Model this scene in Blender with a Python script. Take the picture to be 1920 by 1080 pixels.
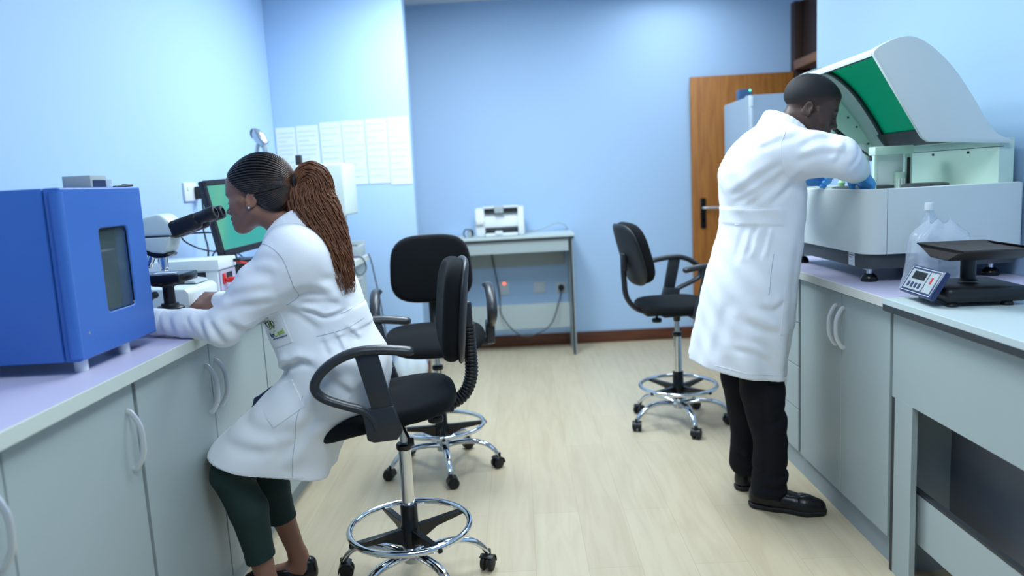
import bpy, bmesh, math, random
import numpy as np
from mathutils import Vector, Matrix, Euler

for _o in list(bpy.data.objects):
    bpy.data.objects.remove(_o)
SC = bpy.context.scene
COL = SC.collection
PI = math.pi

# ------------------------------------------------------------------ camera
def _camera():
    pitch, yaw, roll = -0.13853426, -0.018393655, -0.053338532
    f = Vector((math.sin(yaw) * math.cos(pitch), math.cos(yaw) * math.cos(pitch), math.sin(pitch)))
    r = f.cross(Vector((0, 0, 1))).normalized()
    u = r.cross(f)
    c, s = math.cos(roll), math.sin(roll)
    r2 = c * r + s * u
    u2 = -s * r + c * u
    cam = bpy.data.cameras.new('camera')
    cam.sensor_width = 36.0
    cam.lens = 1404.36 / 1920 * 36.0
    cam.shift_x = 7 / 1920
    cam.clip_start = 0.05
    cam.dof.use_dof = True
    cam.dof.focus_distance = 2.55
    cam.dof.aperture_fstop = 1.7
    o = bpy.data.objects.new('camera', cam)
    m = Matrix((r2, u2, -f)).transposed().to_4x4()
    m.translation = Vector((0, 0, 1.40))
    o.matrix_world = m
    COL.objects.link(o)
    SC.camera = o
_camera()

# ------------------------------------------------------------------ world, exposure
W = bpy.data.worlds.new('world')
SC.world = W
W.use_nodes = True
W.node_tree.nodes['Background'].inputs[0].default_value = (0.75, 0.86, 1.0, 1)
W.node_tree.nodes['Background'].inputs[1].default_value = 0.25
VS = SC.view_settings
SC.display_settings.display_device = 'sRGB'
VS.view_transform = 'Standard'
VS.look = 'None'
VS.gamma = 1.0
VS.use_curve_mapping = False
VS.exposure = 0.06
SC.cycles.use_denoising = True
SC.cycles.max_bounces = 8
SC.cycles.diffuse_bounces = 4
SC.cycles.transparent_max_bounces = 12
SC.cycles.sample_clamp_indirect = 4.0

# ------------------------------------------------------------------ ceiling lamps (the light each luminaire gives off)
LAMP_COL = (0.785, 0.915, 1.0)
LAMPS = [(-0.15, 0.9, 10), (-0.38, 4.4, 46), (0.50, 0.9, 18), (0.30, 3.3, 38), (1.3, 5.5, 8)]
for _x, _y, _p in LAMPS:
    _l = bpy.data.lights.new('lamp_light', 'AREA')
    _l.shape = 'RECTANGLE'
    _l.size = 0.56
    _l.size_y = 1.16
    _l.energy = _p
    _l.color = LAMP_COL
    _o = bpy.data.objects.new('lamp_light', _l)
    _o.location = (_x, _y, 2.845)
    COL.objects.link(_o)

# ================================================================== materials
def _lin(c):
    c = c / 255.0
    return c / 12.92 if c <= 0.04045 else ((c + 0.055) / 1.055) ** 2.4
def rgb(r, g, b):
    return (_lin(r), _lin(g), _lin(b), 1.0)

def mat(name, col, rough=0.5, metal=0.0, spec=0.5, bump=None, var=None, coat=0.0, sheen=0.0, emit=None, trans=0.0, alpha=1.0, ior=1.45, sss=0.0):
    m = bpy.data.materials.new(name)
    m.use_nodes = True
    nt = m.node_tree
    b = nt.nodes['Principled BSDF']
    b.inputs['Base Color'].default_value = col
    b.inputs['Roughness'].default_value = rough
    b.inputs['Metallic'].default_value = metal
    b.inputs['Specular IOR Level'].default_value = spec
    b.inputs['Coat Weight'].default_value = coat
    b.inputs['Sheen Weight'].default_value = sheen
    b.inputs['Transmission Weight'].default_value = trans
    b.inputs['IOR'].default_value = ior
    b.inputs['Alpha'].default_value = alpha
    if sss:
        b.inputs['Subsurface Weight'].default_value = sss
        b.inputs['Subsurface Radius'].default_value = (0.01, 0.004, 0.002)
    if emit:
        b.inputs['Emission Color'].default_value = emit[0]
        b.inputs['Emission Strength'].default_value = emit[1]
    tc = nt.nodes.new('ShaderNodeTexCoord')
    if bump:
        n = nt.nodes.new('ShaderNodeTexNoise')
        n.inputs['Scale'].default_value = bump[0]
        n.inputs['Detail'].default_value = 3
        nt.links.new(tc.outputs['Object'], n.inputs['Vector'])
        bp = nt.nodes.new('ShaderNodeBump')
        bp.inputs['Strength'].default_value = bump[1]
        bp.inputs['Distance'].default_value = bump[2] if len(bump) > 2 else 0.002
        nt.links.new(n.outputs['Fac'], bp.inputs['Height'])
        nt.links.new(bp.outputs['Normal'], b.inputs['Normal'])
    if var:
        n = nt.nodes.new('ShaderNodeTexNoise')
        n.inputs['Scale'].default_value = var[0]
        n.inputs['Detail'].default_value = 4
        nt.links.new(tc.outputs['Object'], n.inputs['Vector'])
        mx = nt.nodes.new('ShaderNodeMix')
        mx.data_type = 'RGBA'
        mx.inputs['A'].default_value = tuple(c * (1 - var[1]) for c in col[:3]) + (1,)
        mx.inputs['B'].default_value = tuple(min(1, c * (1 + var[1])) for c in col[:3]) + (1,)
        nt.links.new(n.outputs['Fac'], mx.inputs['Factor'])
        nt.links.new(mx.outputs['Result'], b.inputs['Base Color'])
    return m

def wood(name, ca, cb, scale=(1, 1, 1), rough=0.45, dist=3.0):
    m = mat(name, ca, rough)
    nt = m.node_tree
    b = nt.nodes['Principled BSDF']
    tc = nt.nodes.new('ShaderNodeTexCoord')
    mp = nt.nodes.new('ShaderNodeMapping')
    mp.inputs['Scale'].default_value = scale
    nt.links.new(tc.outputs['Object'], mp.inputs['Vector'])
    n = nt.nodes.new('ShaderNodeTexNoise')
    n.inputs['Scale'].default_value = 4
    n.inputs['Detail'].default_value = 6
    n.inputs['Distortion'].default_value = dist * 0.2
    nt.links.new(mp.outputs['Vector'], n.inputs['Vector'])
    rp = nt.nodes.new('ShaderNodeValToRGB')
    rp.color_ramp.elements[0].color = ca
    rp.color_ramp.elements[1].color = cb
    rp.color_ramp.elements[0].position = 0.35
    rp.color_ramp.elements[1].position = 0.68
    nt.links.new(n.outputs['Fac'], rp.inputs['Fac'])
    nt.links.new(rp.outputs['Color'], b.inputs['Base Color'])
    return m

def floor_material():
    m = mat('maple_laminate', rgb(214, 199, 168), 0.38)
    nt = m.node_tree
    b = nt.nodes['Principled BSDF']
    tc = nt.nodes.new('ShaderNodeTexCoord')
    mp = nt.nodes.new('ShaderNodeMapping')
    mp.inputs['Rotation'].default_value = (0, 0, PI / 2)
    nt.links.new(tc.outputs['Object'], mp.inputs['Vector'])
    br = nt.nodes.new('ShaderNodeTexBrick')
    br.offset = 0.37
    br.inputs['Color1'].default_value = rgb(203, 188, 160)
    br.inputs['Color2'].default_value = rgb(198, 182, 154)
    br.inputs['Mortar'].default_value = rgb(188, 171, 142)
    br.inputs['Scale'].default_value = 1.0
    br.inputs['Mortar Size'].default_value = 0.0016
    br.inputs['Mortar Smooth'].default_value = 0.2
    br.inputs['Brick Width'].default_value = 1.28
    br.inputs['Row Height'].default_value = 0.192
    nt.links.new(mp.outputs['Vector'], br.inputs['Vector'])
    mp2 = nt.nodes.new('ShaderNodeMapping')
    mp2.inputs['Scale'].default_value = (9, 0.9, 1)
    nt.links.new(tc.outputs['Object'], mp2.inputs['Vector'])
    n = nt.nodes.new('ShaderNodeTexNoise')
    n.inputs['Scale'].default_value = 2.2
    n.inputs['Detail'].default_value = 7
    n.inputs['Distortion'].default_value = 1.2
    nt.links.new(mp2.outputs['Vector'], n.inputs['Vector'])
    rp = nt.nodes.new('ShaderNodeValToRGB')
    rp.color_ramp.elements[0].color = (0.92, 0.905, 0.87, 1)
    rp.color_ramp.elements[1].color = (1.03, 1.03, 1.02, 1)
    rp.color_ramp.elements[0].position = 0.3
    rp.color_ramp.elements[1].position = 0.6
    nt.links.new(n.outputs['Fac'], rp.inputs['Fac'])
    mx = nt.nodes.new('ShaderNodeMix')
    mx.data_type = 'RGBA'
    mx.blend_type = 'MULTIPLY'
    mx.inputs['Factor'].default_value = 1.0
    nt.links.new(br.outputs['Color'], mx.inputs['A'])
    nt.links.new(rp.outputs['Color'], mx.inputs['B'])
    nt.links.new(mx.outputs['Result'], b.inputs['Base Color'])
    return m

M = {
    'wall': mat('pale_blue_paint', rgb(176, 206, 238), 0.65, bump=(60, 0.05)),
    'ceiling': mat('ceiling_paint', rgb(225, 232, 238), 0.8),
    'floor': floor_material(),
    'skirting': wood('brown_skirting', rgb(104, 60, 40), rgb(82, 45, 30), (1, 14, 14)),
    'door': wood('orange_wood', rgb(178, 116, 52), rgb(150, 90, 36), (9, 9, 0.7)),
    'darkwood': wood('dark_wood', rgb(62, 42, 34), rgb(48, 32, 26), (9, 9, 0.8)),
    'railwood': wood('rail_wood', rgb(140, 95, 62), rgb(115, 75, 48), (9, 0.8, 9)),
    'lam': mat('grey_laminate', rgb(170, 182, 182), 0.42, var=(0.7, 0.03)),
    'lam_gap': mat('grey_carcass', rgb(120, 128, 128), 0.6),
    'lam_dark': mat('dark_edging', rgb(52, 56, 60), 0.5),
    'kick': mat('kick_board', rgb(160, 173, 178), 0.5),
    'top': mat('lilac_worktop', rgb(205, 200, 226), 0.35),
    'edge': mat('worktop_edging', rgb(206, 214, 206), 0.45),
    'edge_cream': mat('cream_edging', rgb(214, 212, 204), 0.45),
    'desk': mat('desk_laminate', rgb(200, 214, 214), 0.4),
    'underdesk': mat('grey_board', rgb(120, 122, 128), 0.7),
    'satin': mat('satin_aluminium', rgb(222, 224, 226), 0.35, metal=0.45),
    'chrome': mat('chrome', rgb(225, 228, 232), 0.07, metal=1.0),
    'silver': mat('brushed_steel', rgb(190, 196, 202), 0.25, metal=0.9),
    'black': mat('black_plastic', rgb(26, 27, 30), 0.42, bump=(220, 0.15)),
    'blackgloss': mat('black_gloss_plastic', rgb(18, 19, 22), 0.22),
    'armgrey': mat('armrest_plastic', rgb(44, 47, 52), 0.36, bump=(260, 0.12)),
    'fabric': mat('black_fabric', rgb(22, 24, 27), 0.95, spec=0.15, bump=(700, 0.35), sheen=0.04),
    'rubber': mat('rubber', rgb(20, 20, 22), 0.55),
    'white': mat('white_plastic', rgb(226, 232, 234), 0.4),
    'mint': mat('ivory_enamel', rgb(214, 228, 220), 0.38),
    'offwhite': mat('instrument_white', rgb(218, 226, 224), 0.35),
    'bluepaint': mat('blue_enamel', rgb(62, 110, 190), 0.34, bump=(300, 0.06)),
    'darkglass': mat('tinted_pane', rgb(96, 116, 118), 0.04, alpha=0.28, spec=0.6),
    'red': mat('red_insulation', rgb(205, 40, 36), 0.4),
    'screen_black': mat('monitor_bezel', rgb(30, 34, 42), 0.35),
    'paper': mat('white_paper', rgb(228, 234, 238), 0.8),
    'ink': mat('grey_print', rgb(206, 217, 230), 0.8),
    'greylight': mat('light_grey_plastic', rgb(168, 178, 180), 0.45),
    'greydark': mat('dark_grey_plastic', rgb(70, 74, 78), 0.45),
    'navy': mat('navy_plastic', rgb(38, 52, 92), 0.35),
    'fridge': mat('silver_grey_enamel', rgb(158, 172, 184), 0.35, metal=0.15),
    'skin_w': None, 'skin_m': None,
}

# ================================================================== mesh builder
class MB:
    def __init__(self):
        self.v, self.f = [], []
    def add(self, verts, faces, T=None):
        k = len(self.v)
        if T is not None:
            verts = [T @ Vector(p) for p in verts]
        self.v.extend([tuple(p) for p in verts])
        self.f.extend([tuple(i + k for i in q) for q in faces])
        return self
    def bm(self, bm, T=None):
        bm.verts.ensure_lookup_table()
        bm.verts.index_update()
        self.add([v.co.copy() for v in bm.verts], [[v.index for v in f.verts] for f in bm.faces], T)
        bm.free()
        return self
    def box(self, c, s, bev=0.0, seg=2, T=None):
        bm = bmesh.new()
        bmesh.ops.create_cube(bm, size=1.0)
        bmesh.ops.scale(bm, vec=s, verts=bm.verts)
        if bev > 0:
            bmesh.ops.bevel(bm, geom=list(bm.edges), offset=min(bev, 0.49 * min(s)), segments=seg, profile=0.5, affect='EDGES')
        bmesh.ops.translate(bm, vec=c, verts=bm.verts)
        return self.bm(bm, T)
    def span(self, x0, x1, y0, y1, z0, z1, bev=0.0, seg=2, T=None):
        return self.box(((x0 + x1) / 2, (y0 + y1) / 2, (z0 + z1) / 2), (abs(x1 - x0), abs(y1 - y0), abs(z1 - z0)), bev, seg, T)
    def prism(self, poly, h0, h1, axis='y', bev=0.0, seg=2, T=None):
        # poly: 2D outline; axis 'y' -> (x,z) extruded along y; 'z' -> (x,y) along z; 'x' -> (y,z) along x
        def P(a, b, h):
            return {'y': (a, h, b), 'z': (a, b, h), 'x': (h, a, b)}[axis]
        bm = bmesh.new()
        vs = [bm.verts.new(P(a, b, h0)) for a, b in poly]
        f = bm.faces.new(vs)
        r = bmesh.ops.extrude_face_region(bm, geom=[f])
        d = Vector(P(0, 0, h1)) - Vector(P(0, 0, h0))
        bmesh.ops.translate(bm, vec=d, verts=[e for e in r['geom'] if isinstance(e, bmesh.types.BMVert)])
        bmesh.ops.recalc_face_normals(bm, faces=bm.faces)
        if bev > 0:
            es = [e for e in bm.edges if len(e.link_faces) == 2 and e.calc_face_angle(0) > 0.5]
            bmesh.ops.bevel(bm, geom=es, offset=bev, segments=seg, profile=0.5, affect='EDGES')
        return self.bm(bm, T)
    def tube(self, pts, r, n=12, closed=False, caps=True, flat=None, up=None, T=None):
        # sweep of a circle (or an ellipse: flat = ratio of the radius along 'up') along a polyline
        P = [Vector(p) for p in pts]
        N = len(P)
        R = r if isinstance(r, (list, tuple)) else [r] * N
        if len(R) != N:
            R = [R[0] + (R[-1] - R[0]) * i / (N - 1) for i in range(N)]
        tang = []
        for i in range(N):
            a = P[(i - 1) % N] if (closed or i > 0) else P[i]
            b = P[(i + 1) % N] if (closed or i < N - 1) else P[i]
            tang.append((b - a).normalized())
        nrm = None
        verts, faces = [], []
        for i in range(N):
            t = tang[i]
            if up is not None:
                u = Vector(up)
                u = (u - u.dot(t) * t).normalized()
            else:
                if nrm is None:
                    h = Vector((0, 0, 1)) if abs(t.z) < 0.9 else Vector((1, 0, 0))
                    nrm = (h - h.dot(t) * t).normalized()
                else:
                    nrm = (nrm - nrm.dot(t) * t).normalized()
                u = nrm
            w = t.cross(u)
            fu = 1.0 if flat is None else (flat[i] if isinstance(flat, (list, tuple)) else flat)
            for k in range(n):
                a = 2 * PI * k / n
                verts.append(P[i] + w * (math.cos(a) * R[i]) + u * (math.sin(a) * R[i] * fu))
        L = N if closed else N - 1
        for i in range(L):
            for k in range(n):
                a, b = i * n + k, i * n + (k + 1) % n
                c, d = ((i + 1) % N) * n + (k + 1) % n, ((i + 1) % N) * n + k
                faces.append((a, b, c, d))
        if caps and not closed:
            faces.append(tuple(range(n))[::-1])
            faces.append(tuple((N - 1) * n + k for k in range(n)))
        return self.add(verts, faces, T)
    def lathe(self, prof, n=32, c=(0, 0, 0), T=None):
        verts, faces = [], []
        m = len(prof)
        for r, z in prof:
            for k in range(n):
                a = 2 * PI * k / n
                verts.append((c[0] + r * math.cos(a), c[1] + r * math.sin(a), c[2] + z))
        for i in range(m - 1):
            for k in range(n):
                faces.append((i * n + k, i * n + (k + 1) % n, (i + 1) * n + (k + 1) % n, (i + 1) * n + k))
        faces.append(tuple(range(n))[::-1])
        faces.append(tuple((m - 1) * n + k for k in range(n)))
        return self.add(verts, faces, T)
    def cyl(self, c, r, h, n=24, axis='z', bev=0.0, T=None):
        b = bev
        prof = [(r, 0), (r, h)] if b <= 0 else [(r - b, 0), (r - b * 0.3, b * 0.3), (r, b), (r, h - b), (r - b * 0.3, h - b * 0.3), (r - b, h)]
        R = {'z': Matrix.Identity(4), 'x': Matrix.Rotation(PI / 2, 4, 'Y'), 'y': Matrix.Rotation(-PI / 2, 4, 'X')}[axis]
        Q = Matrix.Translation(c) @ R
        return self.lathe(prof, n, (0, 0, 0), Q if T is None else T @ Q)
    def sphere(self, c, r, n=20, T=None):
        rx = r if isinstance(r, (tuple, list)) else (r, r, r)
        prof, verts, faces = [], [], []
        m = n // 2
        for i in range(m + 1):
            t = PI * i / m
            for k in range(n):
                a = 2 * PI * k / n
                verts.append((c[0] + rx[0] * math.sin(t) * math.cos(a), c[1] + rx[1] * math.sin(t) * math.sin(a), c[2] - rx[2] * math.cos(t)))
        for i in range(m):
            for k in range(n):
                faces.append((i * n + k, i * n + (k + 1) % n, (i + 1) * n + (k + 1) % n, (i + 1) * n + k))
        return self.add(verts, faces, T)
    def build(self, name, m, parent=None, angle=35, loc=None):
        me = bpy.data.meshes.new(name)
        me.from_pydata(self.v, [], self.f)
        bm = bmesh.new()
        bm.from_mesh(me)
        bmesh.ops.remove_doubles(bm, verts=bm.verts, dist=1e-5)
        bmesh.ops.dissolve_degenerate(bm, edges=bm.edges, dist=1e-6)
        bmesh.ops.recalc_face_normals(bm, faces=bm.faces)
        bm.to_mesh(me)
        bm.free()
        me.polygons.foreach_set('use_smooth', [True] * len(me.polygons))
        try:
            me.set_sharp_from_angle(angle=math.radians(angle))
        except Exception:
            pass
        me.materials.append(m)
        o = bpy.data.objects.new(name, me)
        COL.objects.link(o)
        if parent is not None:
            o.parent = parent
            o.matrix_parent_inverse = world_of(parent).inverted()
        if loc is not None:
            o.location = loc
        return o

def world_of(o):
    m = o.matrix_basis.copy()
    return world_of(o.parent) @ o.matrix_parent_inverse @ m if o.parent else m

def bez(p, n=16, closed=False):
    # Catmull-Rom through the points
    P = [Vector(q) for q in p]
    out = []
    N = len(P)
    segs = N if closed else N - 1
    for i in range(segs):
        if closed:
            a, b, c, d = P[(i - 1) % N], P[i], P[(i + 1) % N], P[(i + 2) % N]
        else:
            a, b, c, d = P[max(i - 1, 0)], P[i], P[i + 1], P[min(i + 2, N - 1)]
        for k in range(n):
            t = k / n
            out.append(0.5 * ((2 * b) + (c - a) * t + (2 * a - 5 * b + 4 * c - d) * t * t + (3 * b - a - 3 * c + d) * t ** 3))
    if not closed:
        out.append(P[-1])
    return out

def thing(name, label, cat, loc=(0, 0, 0), rotz=0.0, group=None):
    o = bpy.data.objects.new(name, None)
    o.empty_display_size = 0.1
    o.location = loc
    o.rotation_euler = (0, 0, rotz)
    COL.objects.link(o)
    return tag(o, label, cat, group)
def tag(o, label, cat, group=None):
    o['label'] = label
    o['category'] = cat
    if group:
        o['group'] = group
    return o
def struct(o):
    o['kind'] = 'structure'
    return o
def S(name, x0, x1, y0, y1, z0, z1, m, bev=0.0, parent=None):
    o = MB().span(x0, x1, y0, y1, z0, z1, bev).build(name, m, parent)
    return struct(o) if parent is None else o
def copy_tree(o, parent=None):
    c = o.copy()
    COL.objects.link(c)
    if parent is not None:
        c.parent = parent
    for ch in list(o.children):
        copy_tree(ch, c)
    return c

# ================================================================== the room
YB, ZC = 6.36, 2.88
S('floor', -3.2, 3.2, -2.6, 6.6, -0.1, 0.0, M['floor'])
S('ceiling', -3.2, 3.2, -2.6, 6.6, ZC, ZC + 0.1, M['ceiling'])
S('wall_back', -3.2, 3.2, YB, YB + 0.15, 0, ZC, M['wall'])
S('wall_left', -1.85, -1.70, -2.6, 6.36, 0, ZC, M['wall'])
S('wall_alcove', -1.70, -0.735, 5.40, 5.56, 0, ZC, M['wall'], 0.004)
S('wall_right', 1.87, 2.02, -2.6, 4.75, 0, ZC, M['wall'], 0.004)
S('wall_lobby', 2.02, 2.40, 4.60, 4.75, 0, ZC, M['wall'])
S('wall_far_right', 2.34, 2.49, 4.75, 5.42, 0, ZC, M['wall'])
S('wall_over_door', 2.34, 2.49, 5.42, 6.36, 2.72, ZC, M['wall'])
S('wall_front', -3.2, 3.2, -2.6, -2.45, 0, ZC, M['wall'])
S('baseboard_back', -1.70, 2.30, YB - 0.016, YB, 0, 0.10, M['skirting'], 0.003)
S('baseboard_alcove', -1.0, -0.730, 5.384, 5.40, 0, 0.10, M['skirting'], 0.003)
S('baseboard_corner', -0.735, -0.719, 5.384, 5.56, 0, 0.10, M['skirting'], 0.003)
# dark door frame in the far right wall, with its transom rail and panel
t = struct(MB().span(2.29, 2.42, 6.26, 6.355, 0, 2.72, 0.004).span(2.29, 2.42, 5.42, 5.51, 0, 2.72, 0.004).build('trim_1', M['darkwood']))
S('trim_2', 2.28, 2.43, 5.51, 6.26, 2.185, 2.255, M['railwood'], 0.004)
S('trim_3', 2.36, 2.39, 5.51, 6.26, 2.255, 2.72, M['darkwood'])
S('wall_corridor', 3.0, 3.1, 4.75, 6.36, 0, ZC, M['wall'])
# wooden door leaf opened flat against the back wall
d = struct(MB().span(1.452, 2.285, 6.275, 6.318, 0.008, 2.175, 0.003).build('door_1', M['door']))
hp = MB().box((1.535, 6.268, 1.07), (0.045, 0.012, 0.25), 0.004).build('door_plate', M['blackgloss'], d)
MB().tube(bez([(1.535, 6.262, 1.115), (1.535, 6.225, 1.115), (1.56, 6.215, 1.115), (1.66, 6.215, 1.112)], 6), 0.0095).build('door_handle', M['satin'], d)
MB().cyl((1.535, 6.262, 1.01), 0.009, 0.004, 16, 'y').build('keyhole', M['black'], hp)

# ------------------------------------------------------------------ ceiling luminaires
m_diff = mat('lamp_diffuser', rgb(240, 246, 250), 0.6, emit=((0.85, 0.94, 1.0, 1), 3.0))
_lab = ['white square-edged ceiling lamp panel over the left worktop near the camera', 'white ceiling lamp panel over the middle of the left aisle side',
        'white ceiling lamp panel over the right desk near the camera', 'white ceiling lamp panel above the standing person', 'white ceiling lamp panel near the wooden door']
for (x, y, p), lb in zip(LAMPS, _lab):
    t = thing('ceiling_light', lb, 'ceiling light', (x, y, ZC), 0, 'ceiling lamp panels')
    f = MB()
    for a, b, c, e in ((-.32, -.29, -.62, .62), (.29, .32, -.62, .62), (-.29, .29, -.62, -.59), (-.29, .29, .59, .62)):
        f.span(x + a, x + b, y + c, y + e, ZC - 0.03, ZC - 0.001, 0.003)
    f.build('frame', M['white'], t)
    MB().span(x - .29, x + .29, y - .59, y + .59, ZC - 0.022, ZC - 0.012).build('diffuser', m_diff, t)

# ================================================================== left cabinets and worktop
def wave_handle(o_parent, x, y, z0, z1, out, name='handle'):
    # a slim S-curved bow handle standing off the door, 'out' = +1 / -1 along x
    zc, h = (z0 + z1) / 2, (z1 - z0) / 2
    pts = bez([(x, y, zc + h), (x + out * 0.012, y, zc + h * 0.93), (x + out * 0.030, y, zc + h * 0.5), (x + out * 0.034, y, zc),
               (x + out * 0.030, y, zc - h * 0.5), (x + out * 0.012, y, zc - h * 0.93), (x, y, zc - h)], 6)
    return MB().tube(pts, 0.0085, 10, flat=0.62, up=(0, 1, 0)).build(name, M['satin'], o_parent)

def cabinet(xf, xb, y0, y1, z0, z1, doors, label, out, group=None, kick_in=0.045, drawers=0, name='base_cabinet', gap=0.002):
    t = thing(name, label, 'cabinet', ((xf + xb) / 2, (y0 + y1) / 2, 0), 0, group)
    s = out
    fx = xf - s * 0.019
    b = MB()
    b.span(fx, xb, y0 + 0.001, y0 + 0.019, z0, z1)
    b.span(fx, xb, y1 - 0.019, y1 - 0.001, z0, z1)
    b.span(fx, xb, y0 + 0.019, y1 - 0.019, z0, z0 + 0.018)
    b.span(fx, xb, y0 + 0.019, y1 - 0.019, z1 - 0.018, z1)
    b.span(xb, xb - (-s) * 0.012, y0 + 0.019, y1 - 0.019, z0 + 0.018, z1 - 0.018)
    b.build('carcass', M['lam_gap'], t)
    k = xf - s * kick_in
    MB().span(k, k - s * 0.018, y0 + 0.001, y1 - 0.001, 0.0, z0).build('kick_board', M['kick'], t)
    for dd in doors:
        d0, d1, hy = dd
        dr = MB().span(xf, xf - s * 0.018, d0, d1, z0 + 0.004, z1 - 0.012, 0.0015, 1).build('door', M['lam'], t)
        if hy is not None:
            wave_handle(dr, xf, hy, 0.705, 0.862, s)
    if drawers:
        hh = (z1 - 0.012 - z0 - 0.004) / drawers
        for i in range(drawers):
            za = z0 + 0.004 + i * hh
            dr = MB().span(xf, xf - s * 0.018, y0 + gap, y1 - 0.002, za + 0.002, za + hh - 0.002, 0.0015, 1).build('drawer', M['lam'], t)
            yc, zc = (y0 + y1) / 2, za + hh * 0.62
            MB().tube(bez([(xf, yc - .055, zc), (xf + s * .02, yc - .045, zc), (xf + s * .026, yc, zc), (xf + s * .02, yc + .045, zc), (xf, yc + .055, zc)], 5), 0.006, 10).build('handle', M['satin'], dr)
    return t
XL, XLB = -1.05, -1.69
G = 'grey base cabinets under the left worktop'
cabinet(XL, XLB, 0.90, 1.930, 0.10, 0.940, [(0.904, 1.412, 1.455 - .09), (1.416, 1.926, 1.885)], 'grey base cabinet under the left worktop, nearest the camera below the blue incubator', 1, G)
cabinet(XL, XLB, 1.940, 2.942, 0.10, 0.940, [(1.944, 2.421, 2.382), (2.427, 2.940, 2.462)], 'grey base cabinet with a pair of curved handles beside the seated person', 1, G)
cabinet(XL, XLB, 2.946, 3.950, 0.10, 0.940, [(2.950, 3.447, 3.405), (3.451, 3.947, 3.493)], 'grey base cabinet behind the seated person in the left run', 1, G)
cabinet(XL, XLB, 3.954, 4.48, 0.10, 0.940, [], 'grey drawer cabinet in the left run next to the far one', 1, G, drawers=4, name='drawer_cabinet')
cabinet(XL, XLB, 4.484, 5.02, 0.10, 0.940, [], 'grey drawer cabinet at the far end of the left run beside the alcove wall', 1, G, drawers=4, name='drawer_cabinet')
t = thing('worktop', 'long lilac worktop with grey green front edge on the left cabinets', 'worktop', (-1.36, 2.9, 0.94))
MB().span(-1.698, -1.026, 0.88, 5.04, 0.940, 0.976).build('slab', M['top'], t)
MB().span(-1.026, -1.020, 0.88, 5.04, 0.940, 0.9765, 0.001, 1).build('edge_strip', M['edge'], t)

# ================================================================== right cabinets, worktop, desk
XR, XRB = 1.23, 1.86
G = 'grey base cabinets under the right worktop'
cabinet(XR, XRB, 2.487, 3.295, 0.105, 0.925, [(2.489, 2.866, 2.842), (2.870, 3.291, 2.908)], 'grey base cabinet with two curved handles below the analyser', -1, G, kick_in=0.022)
cabinet(XR, XRB, 3.296, 3.76, 0.105, 0.925, [], 'grey drawer cabinet right of the standing person and farther than the two-door one', -1, G, kick_in=0.022, drawers=4, name='drawer_cabinet', gap=0.022)
t = thing('worktop', 'pale lilac worktop with a cream front edge under the analyser', 'worktop', (1.53, 3.1, 0.925))
MB().span(1.206, 1.868, 2.485, 3.79, 0.925, 0.957).build('slab', M['top'], t)
MB().span(1.200, 1.206, 2.484, 3.79, 0.925, 0.9575, 0.001, 1).build('edge_strip', M['edge_cream'], t)
t = thing('desk', 'grey laminate desk with a dark lower edge at the right end of the worktop', 'desk', (1.53, 1.9, 0))
MB().span(1.200, 1.868, 1.10, 2.4835, 0.936, 0.957, 0.001, 1).build('desk_top', M['desk'], t)
MB().span(1.2005, 1.868, 1.102, 2.483, 0.915, 0.936).build('edge_band', M['lam_dark'], t)
MB().span(1.229, 1.248, 1.12, 2.466, 0.622, 0.915).build('apron', M['lam'], t)
sl = MB().span(1.233, 1.85, 2.446, 2.466, 0.0, 0.622).build('leg', M['lam'], t)
MB().span(1.2285, 1.233, 2.446, 2.466, 0.0, 0.622).build('leg_edge', M['lam_dark'], sl)
MB().span(1.2285, 1.247, 2.335, 2.446, 0.0, 0.622).build('leg', M['lam'], t)
MB().span(1.229, 1.85, 1.12, 1.14, 0.0, 0.622).build('leg', M['lam'], t)
rl = MB().span(1.262, 1.280, 1.14, 2.446, 0.150, 0.320).build('lower_rail', M['lam'], t)
MB().span(1.262, 1.281, 1.14, 2.446, 0.320, 0.330).build('rail_edge', M['lam_dark'], rl)
MB().span(1.42, 1.44, 1.14, 2.446, 0.02, 0.915).build('back_panel', M['underdesk'], t)

# ================================================================== side table with the printer, back wall
t = thing('side_table', 'narrow grey laminate table with dark edges against the back wall', 'table', (-0.12, 6.13, 0))
MB().span(-0.66, 0.435, 5.925, 6.345, 0.962, 0.985, 0.001, 1).build('table_top', M['desk'], t)
MB().span(-0.655, 0.432, 5.93, 6.345, 0.944, 0.962).build('edge_band', M['lam_dark'], t)
MB().span(-0.65, 0.385, 5.945, 5.963, 0.848, 0.944).build('apron', M['lam'], t)
MB().span(-0.62, 0.37, 6.32, 6.338, 0.70, 0.944).build('upper_back_panel', M['lam'], t)
MB().span(-0.62, 0.385, 6.11, 6.128, 0.20, 0.405).build('lower_back_panel', M['lam'], t)
for x0, x1 in ((0.395, 0.420), (-0.645, -0.62)):
    l = MB().span(x0, x1, 5.94, 6.335, 0.0, 0.944).build('leg', M['lam'], t)
    MB().span(x0 - 0.001, x1 - 0.008, 5.936, 5.9405, 0.0, 0.944).build('leg_edge', M['lam_dark'], l)

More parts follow.
